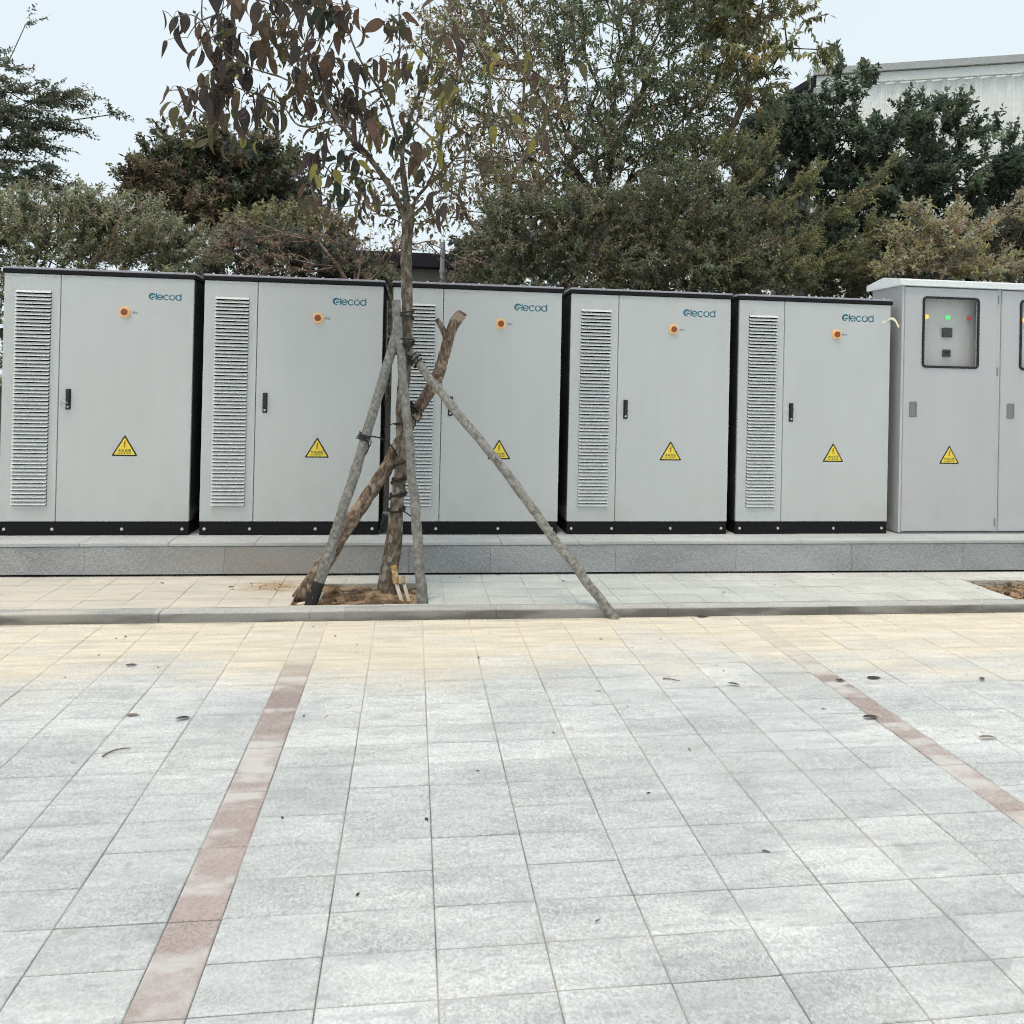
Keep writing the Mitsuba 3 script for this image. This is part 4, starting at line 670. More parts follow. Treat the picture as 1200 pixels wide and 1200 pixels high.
LIMBS = [([(3.03, -0.81, 2.343), (2.931, -0.84, 2.553), (2.816, -0.87, 2.735), (2.687, -0.9, 2.878), (2.577, -0.93, 3.008), (2.509, -0.96, 3.11), (2.435, -0.99, 3.312), (2.312, -1.02, 3.463), (2.177, -1.05, 3.536)], 0.0255, 0.0045),
    ([(2.572, -0.88, 3.025), (2.405, -0.934, 3.112), (2.23, -0.988, 3.213), (1.98, -1.042, 3.259), (1.801, -1.096, 3.358), (1.716, -1.15, 3.509)], 0.0090, 0.0030),
    ([(2.55, -0.9, 3.075), (2.482, -0.85, 3.324), (2.37, -0.8, 3.455), (2.214, -0.75, 3.643), (2.043, -0.7, 3.862)], 0.0083, 0.0030),
    ([(2.618, -0.86, 2.963), (2.446, -0.875, 2.989), (2.289, -0.89, 2.956), (2.164, -0.905, 3.077), (1.998, -0.92, 3.136), (1.79, -0.935, 3.185), (1.567, -0.95, 3.05)], 0.0075, 0.0023),
    ([(3.035, -0.8, 2.37), (2.998, -0.767, 2.696), (2.944, -0.733, 2.945), (2.839, -0.7, 3.255), (2.681, -0.667, 3.532), (2.561, -0.633, 3.937), (2.509, -0.6, 4.228)], 0.0135, 0.0037),
    ([(2.692, -0.75, 3.245), (2.783, -0.787, 3.28), (2.872, -0.825, 3.332), (2.954, -0.862, 3.651), (2.992, -0.9, 4.052)], 0.0075, 0.0030),
    ([(3.028, -0.8, 2.417), (3, -0.792, 2.587), (2.985, -0.783, 2.721), (3.026, -0.775, 3.028), (3.138, -0.767, 3.403), (3.253, -0.758, 3.72), (3.335, -0.75, 4.16)], 0.0165, 0.0037),
    ([(3.053, -0.82, 2.366), (3.145, -0.853, 2.484), (3.331, -0.885, 2.635), (3.519, -0.918, 2.691), (3.684, -0.95, 2.656)], 0.0105, 0.0037),
    ([(3.052, -0.8, 2.407), (3.155, -0.77, 2.643), (3.358, -0.74, 2.852), (3.444, -0.71, 2.964), (3.556, -0.68, 3.049), (3.708, -0.65, 3.124)], 0.0128, 0.0037),
    ([(3.358, -0.75, 2.849), (3.516, -0.7, 3.096), (3.641, -0.65, 3.308), (3.769, -0.6, 3.513)], 0.0075, 0.0023),
    ([(3.358, -0.75, 2.837), (3.606, -0.783, 2.86), (3.879, -0.817, 2.872), (4.153, -0.85, 2.86)], 0.0060, 0.0023),
    ([(3.155, -0.8, 2.635), (3.238, -0.85, 2.867), (3.289, -0.9, 3.183), (3.428, -0.95, 3.471), (3.474, -1, 3.866)], 0.0090, 0.0023),
    ([(2.956, -0.82, 2.469), (2.851, -0.853, 2.457), (2.719, -0.885, 2.455), (2.55, -0.918, 2.398), (2.41, -0.95, 2.441)], 0.0067, 0.0023),
    ([(2.869, -0.82, 2.645), (2.729, -0.847, 2.66), (2.597, -0.873, 2.675), (2.457, -0.9, 2.631)], 0.0060, 0.0023),
    ([(3.006, -0.82, 2.34), (2.891, -0.78, 2.385), (2.788, -0.74, 2.419), (2.679, -0.7, 2.373)], 0.0060, 0.0023),
    ([(3.516, -0.7, 3.083), (3.763, -0.7, 3.224), (4.01, -0.7, 3.46), (4.2, -0.7, 3.536)], 0.0053, 0.0023),
    ([(3.077, -0.84, 2.339), (3.189, -0.86, 2.382), (3.247, -0.88, 2.441), (3.322, -0.9, 2.494)], 0.0060, 0.0023)]
nodes = [(np.array(p), r) for p, r in []]
lim = []; anchor = []
for pts, r0, r1 in LIMBS:
    c = curve(pts, 5*len(pts)) if len(pts) > 2 else np.linspace(pts[0], pts[1], 6)
    c = c + np.cumsum(rng.normal(0, 0.004, c.shape), axis=0)*0.6
    rad = np.linspace(r0, r1, len(c)); lim.append(roughen(tube(c, rad, 10), 0.006, 60)); anchor += [(p, r) for p, r in zip(c, rad)]
    scene[fast(f'{K}__limb')] = mikit.ply(lim[-1], 'mat_limb_bark', True)
AP = np.array([p for p, r in anchor])
# large leaves: a few shared shapes, hung one by one
def leaf_mesh(L, Wd, curl, fold, wave, seed):
    g = np.random.default_rng(seed); n = 9; t = np.linspace(0, 1, n)
    w = 1.15*Wd/2*np.sin(np.pi*np.clip(t, 0, 1)**0.80)**0.9*(1 - 0.45*t); w[0] = 0.0015; w[-1] = 0.0005
    ang = curl*t**1.3; dx = np.cos(ang); dz = -np.sin(ang)
    x = np.r_[0, np.cumsum((dx[1:] + dx[:-1])/2)]*L/(n-1); z = np.r_[0, np.cumsum((dz[1:] + dz[:-1])/2)]*L/(n-1)
    v, f = [], []
    for i in range(n):
        nz = np.array([-dz[i]*-1, 0, dx[i]]); nz = np.array([np.sin(ang[i]), 0, np.cos(ang[i])])
        for sgn in (-1, 0, 1):
            wv = wave*np.sin(i*1.3 + sgn)*Wd*0.05
            v.append(np.array([x[i], sgn*w[i]*math.cos(fold), z[i]]) + nz*(abs(sgn)*w[i]*math.sin(fold) + abs(sgn)*wv))
    for i in range(n-1):
        for k in (0, 1): a = 3*i + k; f.append((a, a+3, a+4, a+1))
    return np.array(v), np.array(f)
shapes = [(1.0, 0.50, 0.55, 0.30, 0.5), (1.0, 0.44, 1.0, 0.45, 0.6), (1.0, 0.54, 0.3, 0.2, 0.8), (1.0, 0.42, 1.5, 0.6, 0.4), (1.0, 0.48, 0.8, 0.75, 0.7), (1.0, 0.36, 1.1, 0.9, 0.5)]
LM = [leaf_mesh(*s, 3+i) for i, s in enumerate(shapes)]
PL = {}
CL = [(1.65, -0.91, 3.68, 5, 'P'), (1.82, -0.90, 3.72, 5, 'P'), (1.73, -0.91, 3.63, 4, 'P'), (1.67, -0.90, 3.54, 6, 'B'), (1.53, -0.89, 3.44, 5, 'P'), (1.48, -0.92, 3.53, 1, 'P'), (1.63, -0.92, 3.43, 6, 'P'), (1.72, -0.89, 3.43, 5, 'P'), (1.83, -0.91, 3.47, 4, 'P'), (1.86, -0.91, 3.39, 5, 'O'), (1.91, -0.88, 3.56, 5, 'R'), (2.00, -0.90, 3.58, 8, 'B'), (2.10, -0.89, 3.66, 8, 'B'), (2.17, -0.90, 3.58, 7, 'O'), (2.29, -0.89, 3.57, 4, 'P'), (2.05, -0.91, 3.79, 6, 'P'), (2.28, -0.89, 3.72, 4, 'P'), (2.07, -0.89, 3.50, 7, 'B'), (1.95, -0.90, 3.46, 4, 'B'), (1.75, -0.89, 3.29, 7, 'P'), (1.70, -0.89, 3.22, 4, 'R'), (1.79, -0.92, 3.17, 7, 'B'), (1.89, -0.89, 3.23, 9, 'P'), (1.98, -0.90, 3.17, 7, 'P'), (1.70, -0.91, 3.05, 6, 'P'), (1.61, -0.92, 3.08, 5, 'R'), (1.50, -0.89, 3.00, 2, 'R'), (1.52, -0.90, 3.12, 2, 'P'), (1.43, -0.89, 3.05, 1, 'P'), (1.78, -0.88, 3.05, 5, 'P'), (1.69, -0.89, 2.90, 8, 'O'), (1.77, -0.88, 2.90, 6, 'O'), (1.85, -0.90, 2.91, 4, 'Y'), (1.93, -0.89, 2.93, 6, 'P'), (2.01, -0.90, 3.04, 4, 'O'), (2.15, -0.88, 2.96, 7, 'O'), (1.61, -0.88, 2.86, 5, 'O'), (2.27, -0.92, 3.39, 5, 'R'), (2.26, -0.91, 3.23, 6, 'O'), (2.40, -0.91, 3.24, 10, 'P'), (2.32, -0.88, 3.13, 6, 'P'), (2.26, -0.90, 3.06, 2, 'B'), (2.44, -0.89, 3.35, 5, 'R'), (2.43, -0.91, 3.25, 8, 'P'), (2.57, -0.90, 3.26, 13, 'P'), (2.63, -0.90, 3.18, 9, 'P'), (2.52, -0.91, 3.33, 8, 'P'), (2.67, -0.90, 3.37, 4, 'P'), (2.42, -0.90, 3.65, 5, 'G'), (2.49, -0.88, 3.65, 5, 'B'), (2.59, -0.89, 3.64, 5, 'R'), (2.46, -0.88, 3.55, 5, 'G'), (2.57, -0.89, 3.57, 5, 'R'), (2.43, -0.88, 3.80, 4, 'P'), (2.73, -0.89, 3.86, 5, 'P'), (2.87, -0.91, 3.71, 4, 'R'), (2.94, -0.89, 3.66, 5, 'R'), (2.90, -0.88, 3.61, 4, 'O'), (3.13, -0.88, 3.60, 4, 'O'), (3.23, -0.90, 3.60, 3, 'Y'), (3.25, -0.89, 3.54, 3, 'R'), (3.34, -0.91, 3.62, 4, 'P'), (2.75, -0.89, 3.14, 7, 'O'), (2.83, -0.90, 3.32, 4, 'R'), (3.00, -0.91, 3.44, 5, 'B'), (3.02, -0.92, 3.32, 6, 'Y'), (2.91, -0.89, 3.16, 5, 'O'), (2.81, -0.88, 2.98, 4, 'Y'), (2.97, -0.92, 2.98, 4, 'G'), (2.89, -0.89, 2.90, 4, 'O'), (3.27, -0.90, 3.31, 4, 'Y'), (3.30, -0.91, 3.13, 4, 'Y'), (3.12, -0.91, 3.38, 5, 'O'), (3.24, -0.89, 3.43, 5, 'O'), (2.42, -0.89, 2.93, 1, 'P'), (2.38, -0.92, 2.68, 6, 'P'), (2.45, -0.90, 2.71, 6, 'P'), (2.57, -0.92, 2.77, 6, 'P'), (2.53, -0.89, 2.60, 5, 'G'), (2.59, -0.91, 2.70, 3, 'G'), (2.36, -0.88, 2.53, 4, 'R'), (2.26, -0.88, 2.45, 6, 'O'), (2.42, -0.90, 2.41, 4, 'B'), (2.66, -0.88, 2.80, 2, 'P'), (2.73, -0.91, 2.69, 1, 'G'), (2.69, -0.92, 2.42, 3, 'P'), (2.74, -0.90, 2.41, 3, 'P'), (2.84, -0.92, 2.38, 4, 'G'), (2.80, -0.91, 2.55, 3, 'Y'), (2.59, -0.90, 2.55, 2, 'Y'), (2.84, -0.90, 2.95, 3, 'Y'), (2.90, -0.91, 2.89, 3, 'O'), (2.98, -0.92, 2.95, 2, 'G'), (3.09, -0.89, 2.93, 3, 'O'), (2.78, -0.91, 2.83, 5, 'R'), (3.13, -0.88, 2.84, 3, 'R'), (3.22, -0.88, 2.78, 3, 'Y'), (3.08, -0.90, 2.70, 4, 'O'), (3.22, -0.90, 2.38, 5, 'P'), (2.42, -0.90, 2.54, 2, 'Y'), (3.81, -0.89, 3.42, 4, 'O'), (3.99, -0.90, 3.51, 3, 'R'), (3.87, -0.90, 3.53, 3, 'Y'), (4.05, -0.90, 3.33, 3, 'O'), (4.18, -0.88, 3.44, 4, 'O'), (3.97, -0.90, 3.20, 2, 'O'), (3.58, -0.90, 2.73, 3, 'P'), (3.62, -0.89, 3.05, 3, 'Y'), (3.69, -0.91, 3.09, 2, 'O'), (4.06, -0.91, 2.98, 2, 'Y'), (3.90, -0.88, 2.84, 3, 'R'), (3.93, -0.90, 2.96, 2, 'Y'), (3.32, -0.90, 3.11, 3, 'Y'), (3.53, -0.92, 3.31, 3, 'Y'), (3.21, -0.90, 2.77, 2, 'Y'), (3.10, -0.90, 2.70, 3, 'O'), (3.32, -0.92, 2.57, 4, 'O'), (3.26, -0.90, 2.50, 3, 'O'), (2.54, -0.89, 4.03, 6, 'P'), (2.15, -0.92, 3.93, 6, 'P'), (2.89, -0.89, 4.03, 5, 'B'), (1.81, -0.90, 3.85, 4, 'P')]
g = np.random.default_rng(5); allv = []; twig = []
for (x, y, z, n, tone) in CL:
    c = np.array([x, y + g.uniform(-0.38, 0.38), z])
    # twig from the nearest limb to the tuft
    d = np.linalg.norm(AP - c, axis=1); a = AP[int(np.argmin(d + g.uniform(0, 0.1, len(d))))]
    top = c + [0, 0, 0.06]; mid = (a + top)/2 + g.normal(0, 0.03, 3) + [0, 0, 0.05]
    cvt = curve([a, mid, top], 8); twig.append(tube(cvt, np.linspace(0.0055, 0.0026, 8), 5))
    for k in range(n):
        o = top + g.normal(0, 1, 3)*[0.058, 0.07, 0.05]
        az = g.uniform(0, 2*math.pi); el = math.radians(g.normal(-62, 22))
        tn = tone if g.uniform() < 0.80 else str(g.choice(list('PPBO')))
        Ls = g.uniform(0.12, 0.20)*(0.88 if tone in 'YO' else 1.0)
        allv.append((Ls, o, az, el, g.normal(0, 0.5), int(g.integers(len(LM))), tn, int(g.integers(len(LEAFTONE[tn])))))
        twig.append(tube([top, (top + o)/2 + [0, 0, 0.012], o], [0.0024, 0.002, 0.0014], 4))
add(f'{K}__twigs', cat(twig), 'mat_limb_bark', True); tag(f'{K}__twigs', kind='stuff')
allv.sort(key=lambda q: -q[0]); restv = {}
for i, (Ls, o, az, el, roll, k, tn, ti) in enumerate(allv):
    to = T().translate(o.tolist()).rotate([0, 0, 1], math.degrees(az)).rotate([0, 1, 0], -math.degrees(el)).rotate([1, 0, 0], math.degrees(roll)).scale(Ls)
    if i < 300:
        key = (k, tn, ti)
        if key not in PL: PL[key] = mikit.ply(LM[k], f'mat_big_leaf_{tn}{ti}', True)
        put(f'{K}__leaf', PL[key], to)
    else:
        v, f = LM[k]; mm = np.array(to.matrix).reshape(4, 4)[:, :]; restv.setdefault(tn, []).append(trimesh.Trimesh(v @ mm[:3, :3].T + mm[:3, 3], np.vstack([f[:, [0, 1, 2]], f[:, [0, 2, 3]]]), process=False))
for tn, ms in restv.items():
    tag(add(f'{K}__leaves', cat(ms), f'mat_big_leaf_{tn}0', True), kind='stuff')
# finer pale leaves along the inner twigs
nf = 1700; idx = g.integers(0, len(AP), nf); B = AP[idx] + g.normal(0, 0.075, (nf, 3)); D = norm(g.normal(0, 0.6, (nf, 3)) + [0, 0, -0.5]); Nn = norm(g.normal(0, 0.6, (nf, 3)) + [0, -0.2, 1])
col = palette(((0.19, 0.16, 0.10, 3), (0.26, 0.23, 0.10, 1.2), (0.15, 0.11, 0.085, 2), (0.15, 0.15, 0.085, 2)), nf, g, 0.2)
v, f, cc = leaf_cloud(B, D, Nn, g.uniform(0.03, 0.075, nf), g.uniform(0.015, 0.034, nf), col)
scene[f'{K}__small_leaves'] = mikit.ply((v, f), 'mat_leaf', False, color=cc); tag(f'{K}__small_leaves', kind='stuff')

# the props
def prop(pts, r0, r1, mat, amp=0.006, knots=0, seed=0, n=60, sides=18):
    c = curve(pts, n); c = c + (meshkit.fbm(c*5 + seed, 3, seed)[:, None] - 0.5)*0.02
    r = np.linspace(r0, r1, n)
    for k in range(knots):
        u = (k + 0.6)/(knots + 0.3); r *= 1 + 0.14*np.exp(-((np.linspace(0, 1, n) - u)/0.012)**2)
    return roughen(tube(c, r, sides), amp, 45, seed)
G1 = 'wooden props leaning on the young tree'
P1 = [(2.437, -1.07, -0.273), (2.556, -1.02, 0.064), (2.735, -0.97, 0.687), (2.876, -0.92, 1.211), (2.955, -0.885, 1.508), (2.976, -0.875, 1.598)]
P1[0] = (P1[0][0], P1[0][1], P1[0][2] - 0.03)
K = 'wooden_prop'; tag(K, 'smooth grey prop leaning from the left with a blackened foot', 'prop', G1)
scene[K + '__pole'] = mikit.ply(prop(P1, 0.037, 0.032, 'x', 0.004, 3, 1), 'mat_grey_pole', True)
c = curve(P1, 60); scene[K + '__charred_foot'] = mikit.ply(roughen(tube(c[:7], np.linspace(0.041, 0.0385, 7), 18), 0.004, 60), 'mat_char', True)
P2 = [(3.186, -1.05, -0.266), (3.149, -1.03, 0.12), (3.099, -0.985, 0.576), (3.048, -0.945, 1.039), (2.998, -0.905, 1.449), (2.96, -0.88, 1.792)]
P2[0] = (P2[0][0], P2[0][1], P2[0][2] - 0.04)
tag(add('wooden_prop', prop(P2, 0.034, 0.029, 'x', 0.008, 2, 2), 'mat_grey_pole', True), 'weathered grey prop standing almost upright close to the right of the trunk', 'prop', G1)
P3 = [(4.47, -1.262, -0.327), (4.119, -1.17, 0.116), (3.715, -1.06, 0.647), (3.363, -0.95, 1.068), (3.165, -0.885, 1.306), (3.068, -0.86, 1.441)]
tag(add('wooden_prop', prop(P3, 0.032, 0.029, 'x', 0.007, 3, 3), 'mat_pale_pole', True), 'longest pale prop slanting down to the right as far as the road', 'prop', G1)
P4 = [(2.347, -0.86, -0.25), (2.539, -0.84, 0.013), (2.759, -0.79, 0.371), (2.929, -0.73, 0.635), (3.084, -0.69, 0.957), (3.22, -0.68, 1.187), (3.307, -0.68, 1.405), (3.341, -0.68, 1.561), (3.43, -0.68, 1.731)]
P4[0] = (P4[0][0], P4[0][1], P4[0][2] - 0.03)
K = 'branch_prop'; tag(K, 'rough brown forked branch used as a prop passing behind the trunk', 'prop', G1)
scene[K + '__stem'] = mikit.ply(roughen(prop(P4, 0.054, 0.040, 'x', 0.02, 0, 4, 80, 20), 0.016, 20, 5), 'mat_brown_branch', True)
scene[K + '__fork'] = mikit.ply(roughen(tube(curve([(3.335, -0.68, 1.542), (3.302, -0.7, 1.602), (3.25, -0.72, 1.685)], 10), np.linspace(0.03, 0.018, 10), 12), 0.01, 40), 'mat_brown_branch', True)
q = np.array((3.43, -0.68, 1.731)); dq = norm(q - np.array((3.341, -0.68, 1.561)))
scene[K + '__cut_end'] = mikit.ply(tube([q + dq*0.001, q + dq*0.012, q + dq*0.016], [0.037, 0.036, 0.025], 16), 'mat_cut_wood', True)
# split stakes in the pit
K = 'split_stake'; tag(K, 'short split white stake with ochre top leaning against the trunk foot', 'stake')
def splint(a, b, w, d):
    a, b = np.array(a), np.array(b); t = norm(b - a); sx = norm(np.cross(t, [0, 1, 0])); sy = np.cross(sx, t)
    return trimesh.convex.convex_hull(np.array([q + sx*i*w + sy*j*d for q in (a, b) for i in (-.5, .5) for j in (-.5, .5)]))
scene[K + '__stick'] = mikit.ply(splint((3.055, -0.96, -0.29), (3.005, -0.93, -0.151), 0.024, 0.02), 'mat_split_wood')
scene[K + '__ochre_top'] = mikit.ply(roughen(tube(curve([(3.005, -0.93, -0.157), (2.997, -0.925, -0.088), (2.985, -0.92, -0.036)], 12), np.linspace(0.024, 0.019, 12), 14), 0.018, 60), 'mat_ochre', True)
K = 'split_stake_001'; tag(K, 'second shorter white stake with ochre knob right beside the first', 'stake')
scene[K + '__stick'] = mikit.ply(splint((3.101, -0.94, -0.29), (3.057, -0.92, -0.154), 0.022, 0.02), 'mat_split_wood')
scene[K + '__ochre_top'] = mikit.ply(roughen(tube(curve([(3.057, -0.92, -0.16), (3.05, -0.92, -0.125), (3.056, -0.92, -0.107)], 9), np.linspace(0.017, 0.014, 9), 12), 0.012, 60), 'mat_ochre', True)
tag(add('wood_offcut', splint((2.489, -1, -0.248), (2.512, -0.97, -0.199), 0.03, 0.02), 'mat_split_wood'), 'small pale wooden offcut standing in the soil beside the blackened prop foot', 'stake')

# black cords
def coil(u0, turns, r, wob, seed, n=140, tail=None):
    g = np.random.default_rng(seed); c0, c1 = u0
    i0, i1 = int(c0*89), int(c1*89); s = np.linspace(i0, i1, n); base = np.stack([np.interp(s, np.arange(90), cv[:, k]) for k in range(3)], -1); rad = np.interp(s, np.arange(90), rr) + 0.010
    a = np.linspace(0, 2*math.pi*turns, n) - 1.0
    return base + np.stack([np.cos(a)*rad, np.sin(a)*rad, wob*np.sin(a*0.5 + seed) + 0*a], -1)
def zfrac(z): return float(np.interp(z, cv[:, 2], s_) )
s_ = np.linspace(0, 1, 90)
zz = lambda v: (2.987, -0.81, 2.113)[2]
def band(za, zb): return (zfrac(za), zfrac(zb))
cords = []
c1 = coil(band(0.327, 0.686), 6.5, 0.006, 0.035, 2)
tag(add('cord', cat([tube(c1, 0.0075, 6), tube(curve([c1[-1], np.array((2.966, -0.88, 0.763)), np.array((2.914, -0.93, 0.82)), np.array((2.79, -0.99, 0.851))], 16), 0.005, 6), tube(curve([c1[0], np.array((3.028, -0.9, 0.347)), np.array((3.111, -0.99, 0.304))], 10), 0.005, 6)]), 'mat_cord', True), 'black cord wound in loose turns round the lower trunk', 'cord')
c2 = coil(band(0.950, 0.974), 1.4, 0.006, 0.004, 3, 50)
tag(add('cord', cat([tube(c2, 0.0075, 6), tube(curve([c2[0], np.array((2.927, -0.88, 0.922)), np.array((2.899, -0.88, 0.892))], 8), 0.004, 5)]), 'mat_cord', True), 'single black cord ring round the middle of the trunk', 'cord')
def ring(pts, r, n, pitch, wr, jit=0.004, seed=0):
    """Cord turns round a straight stretch between two points."""
    g = np.random.default_rng(seed); a, b = np.array(pts[0]), np.array(pts[1]); t = norm(b - a); e1 = norm(np.cross(t, [0, 1, 0.1])); e2 = np.cross(t, e1)
    m_ = int(n*16); th = np.linspace(0, 2*math.pi*n, m_); u = np.linspace(0, 1, m_)
    return tube(a + (b - a)*u[:, None] + (np.cos(th)[:, None]*e1 + np.sin(th)[:, None]*e2)*(r + g.normal(0, jit, m_)[:, None]*0.5), wr, 6)
def loop(cx, cz, y, rx, ry, wr, seed, turns=3, tilt=0.02):
    g = np.random.default_rng(seed); th = np.linspace(0, 2*math.pi*turns, 30*turns); c = np.array([cx, y, cz])
    ph = g.uniform(0, 6); return tube(c + np.stack([np.cos(th)*rx, np.sin(th)*ry, tilt*np.sin(th*0.5 + ph) + 0.012*np.sin(th*1.37 + ph)], -1), wr, 6)
a = np.array((3.002, -0.86, 1.505)); b = np.array((3.003, -0.85, 1.696)); d = np.array((3.051, -0.84, 1.406)); e = np.array((3.015, -0.84, 1.44))
tag(add('cord', cat([loop(a[0] + .01, a[2], a[1] + .015, 0.080, 0.08, 0.006, 1, 3, 0.035), loop(e[0] + 0.01, e[2], e[1], 0.06, 0.075, 0.006, 5, 2, 0.045), ring(((3.08, -0.868, 1.411), (3.135, -0.88, 1.347)), 0.037, 3, 0, 0.006, 0.012, 4), tube(curve([(3.116, -0.92, 1.369), (3.121, -0.93, 1.41), (3.121, -0.93, 1.44)], 8), 0.003, 5)]), 'mat_cord', True), 'tangled black cord binding the props to the upper trunk', 'cord')
tag(add('cord', loop(b[0] + 0.005, b[2], b[1] + .02, 0.075, 0.07, 0.0065, 9, 2, 0.02), 'mat_cord', True), 'black cord loop tying the upright prop top to the trunk', 'cord')
f_ = np.array((2.771, -0.962, 0.849))
tag(add('cord', cat([ring(((2.76, -0.958, 0.825), (2.776, -0.954, 0.866)), 0.038, 3, 0, 0.0055, 0.008, 6), tube(curve([f_ + [0, -.04, 0], np.array((2.803, -1, 0.794)), np.array((2.781, -1, 0.731))], 10), 0.0045, 5), tube(curve([f_ + [0, -.04, 0], np.array((2.814, -1.01, 0.836)), np.array((2.809, -1.01, 0.784))], 10), 0.004, 5)]), 'mat_cord', True), 'black cord knotted round the left grey prop with hanging ends', 'cord')
h_ = np.array((3.107, -0.7, 1.032))
tag(add('cord', cat([ring(((3.065, -0.692, 1.006), (3.112, -0.692, 1.056)), 0.052, 4, 0, 0.007, 0.02, 7), tube(curve([(3.106, -0.77, 1.046), (3.155, -0.78, 1.011), (3.138, -0.78, 0.956), (3.096, -0.78, 0.98)], 14), 0.005, 5), tube(curve([(3.084, -0.77, 0.991), (3.109, -0.78, 0.914), (3.098, -0.78, 0.901)], 8), 0.003, 5)]), 'mat_cord', True), 'knot of black cord round the brown branch right of the trunk', 'cord')


# ------------------------------------------------------------------ litter
# dead leaves and twigs on the lot and pavement
M('dead_leaf', (0.05, 0.042, 0.034), 0.7); M('dead_leaf_pale', (0.19, 0.145, 0.10), 0.7); M('dry_twig', (0.16, 0.13, 0.10), 0.85)
def on_road(x, y): return zr(x) + 0.006
g = np.random.default_rng(77)
def fallen(x, y, z, L, az, mat, shape, curl=0.22):
    v, f = LM[shape]; v = v*[L, L*0.9, L*curl]; v = v - [L*0.5, 0, v[:, 2].min()]
    c, s = math.cos(az), math.sin(az)
    return (v @ np.array([[c, s, 0], [-s, c, 0], [0, 0, 1]]) + [x, y, z - 0.003], f)
BIGLEAF = [(1.65, -2.00, 0.07, 0.3, 'mat_dead_leaf', 1, 'curled brown leaf on the paving below the leftmost cabinet'),
    (2.11, -2.70, 0.085, 0.5, 'mat_dead_leaf', 3, 'small black leaf on the paving left of the left red strip'),
    (1.87, -2.64, 0.06, 0.1, 'mat_dead_leaf_pale', 2, 'pale scrap of leaf on the paving at the far left'),
    (4.79, -2.47, 0.085, -0.3, 'mat_dead_leaf', 3, 'largest dark curled leaf on the paving between the middle and the right red strip'),
    (5.60, -2.41, 0.09, 0.1, 'mat_dead_leaf', 2, 'flat dark leaf on the paving just right of the red strip'),
    (6.19, -2.46, 0.08, 1.2, 'mat_dead_leaf', 3, 'dark curled leaf on the paving near the right edge'),
    (5.69, -3.15, 0.11, 0.05, 'mat_dead_leaf_pale', 5, 'dark boat shaped leaf with pale inside at the lower right'),
    (5.39, -2.44, 0.07, 0.2, 'mat_dead_leaf', 1, 'small dark leaf lying across the right red strip'),
    (5.28, -2.90, 0.1, 0.1, 'mat_dead_leaf', 4, 'dark leaf on the edge of the right red strip'),
    (5.07, -1.27, 0.09, 0, 'mat_dead_leaf', 2, 'dark leaf in the gutter against the kerb right of the long prop')]
for x, y, L, az, mat, k, label in BIGLEAF:
    tag(add('fallen_leaf', fallen(x, y, on_road(x, y), L, az, mat, k), mat, True), label, 'leaf')
SMALL = [(1.42, -1.84, 0.030), (1.55, -1.96, 0.023), (1.79, -2.04, 0.030), (1.38, -2.16, 0.031), (1.51, -2.42, 0.016), (1.92, -2.20, 0.017), (1.41, -1.55, 0.030), (1.45, -1.52, 0.035), (1.45, -1.55, 0.021), (2.51, -1.37, 0.025), (2.66, -1.56, 0.028), (2.80, -1.72, 0.022), (2.81, -1.86, 0.023), (3.06, -2.36, 0.022), (2.63, -2.70, 0.023), (2.73, -2.72, 0.028), (3.60, -1.51, 0.022), (3.59, -1.56, 0.024), (3.49, -1.98, 0.031), (3.91, -1.76, 0.017), (4.41, -1.87, 0.027), (4.26, -1.70, 0.031), (4.48, -2.32, 0.022), (4.15, -2.70, 0.020), (4.70, -1.93, 0.032), (4.80, -2.18, 0.021), (4.81, -2.26, 0.020), (4.63, -1.72, 0.025), (4.29, -3.16, 0.030), (5.58, -1.68, 0.018), (6.15, -2.40, 0.022), (5.27, -2.81, 0.023), (5.10, -2.79, 0.033), (6.28, -1.65, 0.025), (4.05, -2.50, 0.033), (1.79, -3.09, 0.019), (3.74, -2.96, 0.023), (3.17, -3.60, 0.029), (4.29, -3.89, 0.034), (3.65, -4.17, 0.025), (2.96, -3.99, 0.021), (3.38, -3.27, 0.018), (4.01, -3.49, 0.027), (2.67, -3.55, 0.020)]
for x, y, L in SMALL:
    tag(add('dry_leaf', fallen(x, y, on_road(x, y), L, g.uniform(0, 6), '', int(g.integers(6))), 'mat_dead_leaf' if g.uniform() < 0.75 else 'mat_dead_leaf_pale', True), 'tiny scrap of dry leaf lying on the paved lot', 'leaf', 'leaf scraps scattered on the lot')
for x, y, L in [(1.35, -0.51, 0.050), (1.84, -0.62, 0.051), (2.20, -0.56, 0.035), (3.48, -0.39, 0.037), (3.79, -0.32, 0.050), (4.26, -0.51, 0.046), (5.37, -0.89, 0.050), (6.52, -0.35, 0.039), (5.87, -0.66, 0.033), (7.45, -0.83, 0.037), (2.05, -0.48, 0.050)]:
    tag(add('pavement_leaf', fallen(x, y, zs(x) + 0.002, L, g.uniform(0, 6), '', int(g.integers(6))), 'mat_dead_leaf', True), 'tiny dark leaf scrap lying on the pavement slabs', 'leaf', 'leaf scraps on the pavement')
for (a, b, c), lab in ((((1.89, -3.051, -0.309), (1.921, -2.995, -0.309), (1.974, -2.984, -0.309)), 'curved dry twig lying on the paving left of the left red strip'), (((4.433, -2.365, -0.317), (4.479, -2.379, -0.317), (4.512, -2.405, -0.317)), 'thin dry twig on the paving in the middle of the lot')):
    tag(add('dry_twig', tube(curve([np.array(q) + [0, 0, 0.008] for q in (a, b, c)], 10), np.linspace(0.004, 0.002, 10), 6), 'mat_dry_twig', True), lab, 'twig')
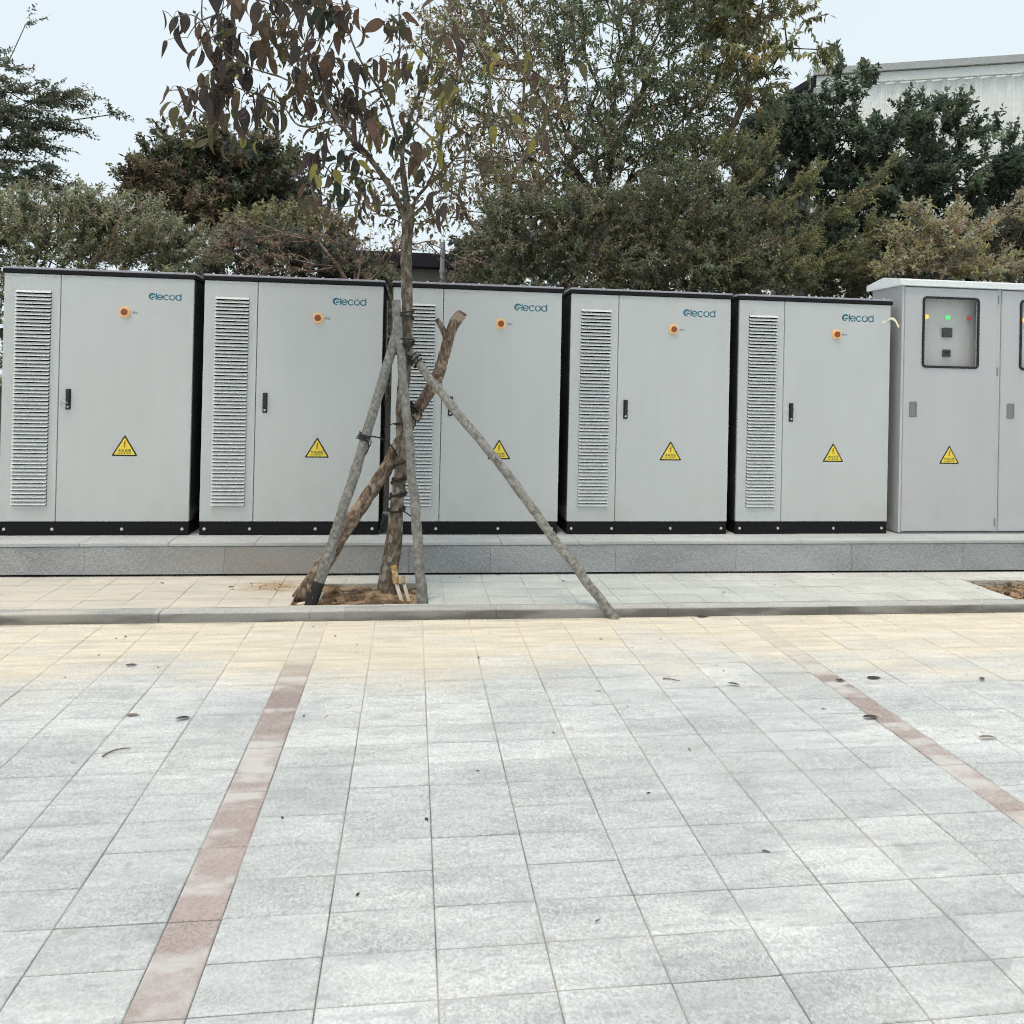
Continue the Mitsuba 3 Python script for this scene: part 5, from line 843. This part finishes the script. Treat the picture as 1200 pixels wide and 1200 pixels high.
# dry grass, roots and chips in the pits
st = []
for (x0, x1, y0, y1, n, zb) in ((2.55, 3.1, -1.04, -0.7, 26, zs(2.8) - 0.012), (2.36, 3.2, -1.07, -0.58, 16, zs(2.8) - 0.02), (7.6, 8.4, -1.1, -0.6, 50, zs(8) - 0.03)):
    for k in range(n):
        p = np.array([g.uniform(x0, x1), g.uniform(y0, y1), zb + g.uniform(0, 0.012)]); a = g.uniform(0, 6.28); L = g.uniform(0.04, 0.15)
        st.append(tube(curve([p, p + [L*0.5*math.cos(a), L*0.5*math.sin(a), 0.014], p + [L*math.cos(a + .4), L*math.sin(a + .4), 0.002]], 6), np.linspace(0.0042, 0.0015, 6), 5))
tag(add('pit_debris', cat(st), 'mat_dry_twig', True), 'dry stalks and root bits strewn over the pit soil', 'debris', kind='stuff')
ch = []
for k in range(150):
    x, y = (g.uniform(2.34, 3.2), g.uniform(-1.08, -0.57)) if k < 60 else ((g.uniform(7.55, 8.4), g.uniform(-1.1, -0.6)) if k < 120 else (2.12 + g.normal(0, 0.10), -0.62 + g.normal(0, 0.06)))
    z = (zs(x) - 0.02) if x > 2.33 else zs(x) + 0.003
    r = g.uniform(0.006, 0.024) if x > 2.33 else g.uniform(0.003, 0.009); m = trimesh.creation.icosphere(1, r); m.vertices *= g.uniform(0.6, 1.2, 3)*[1, 1, 0.7]; m.vertices += (meshkit.noise(m.vertices*90 + k)[:, None] - 0.5)*r*0.7; m.apply_translation((x, y, z)); ch.append(m)
tag(add('soil_lumps', cat(ch), 'mat_soil', True), 'loose lumps of brown soil in and beside the pits', 'soil', kind='stuff')
a = (2.402, -1.02, -0.247)
for k, (dx, dy, r) in enumerate(((0, 0, 0.026), (0.035, 0.03, 0.018), (-0.03, 0.02, 0.014))):
    m = trimesh.creation.icosphere(2, r); m.vertices *= [1.3, 1, 0.6]; m.vertices += (meshkit.fbm(m.vertices*50 + k, 3)[:, None] - 0.5)*r
    m.apply_translation((a[0] + dx, a[1] + dy, zs(2.4) - 0.022 + r*0.2)); tag(add('white_stone', m, 'mat_split_wood', True), 'pale stone fragment in the pit corner by the blackened prop foot', 'stone', 'pale stones in the pit corner')
# bundle of black cable at the foot of the gap beside the trunk
c = (2.864, 0.03, 0.096)
tag(add('cable_bundle', cat([tube(curve([(c[0] - 0.012, 0.06, 0.16), (c[0] + 0.012, 0.03, 0.12), (c[0] - 0.004, 0.02, 0.06), (c[0] + 0.01, 0.04, 0.02)], 20), 0.011, 8), tube(curve([(c[0] + 0.008, 0.07, 0.15), (c[0] - 0.012, 0.04, 0.09), (c[0] + 0.006, 0.03, 0.015)], 16), 0.009, 8)]), 'mat_black_plastic', True), 'black cable bundled at the foot of the cabinet gap just left of the tree trunk', 'cable')
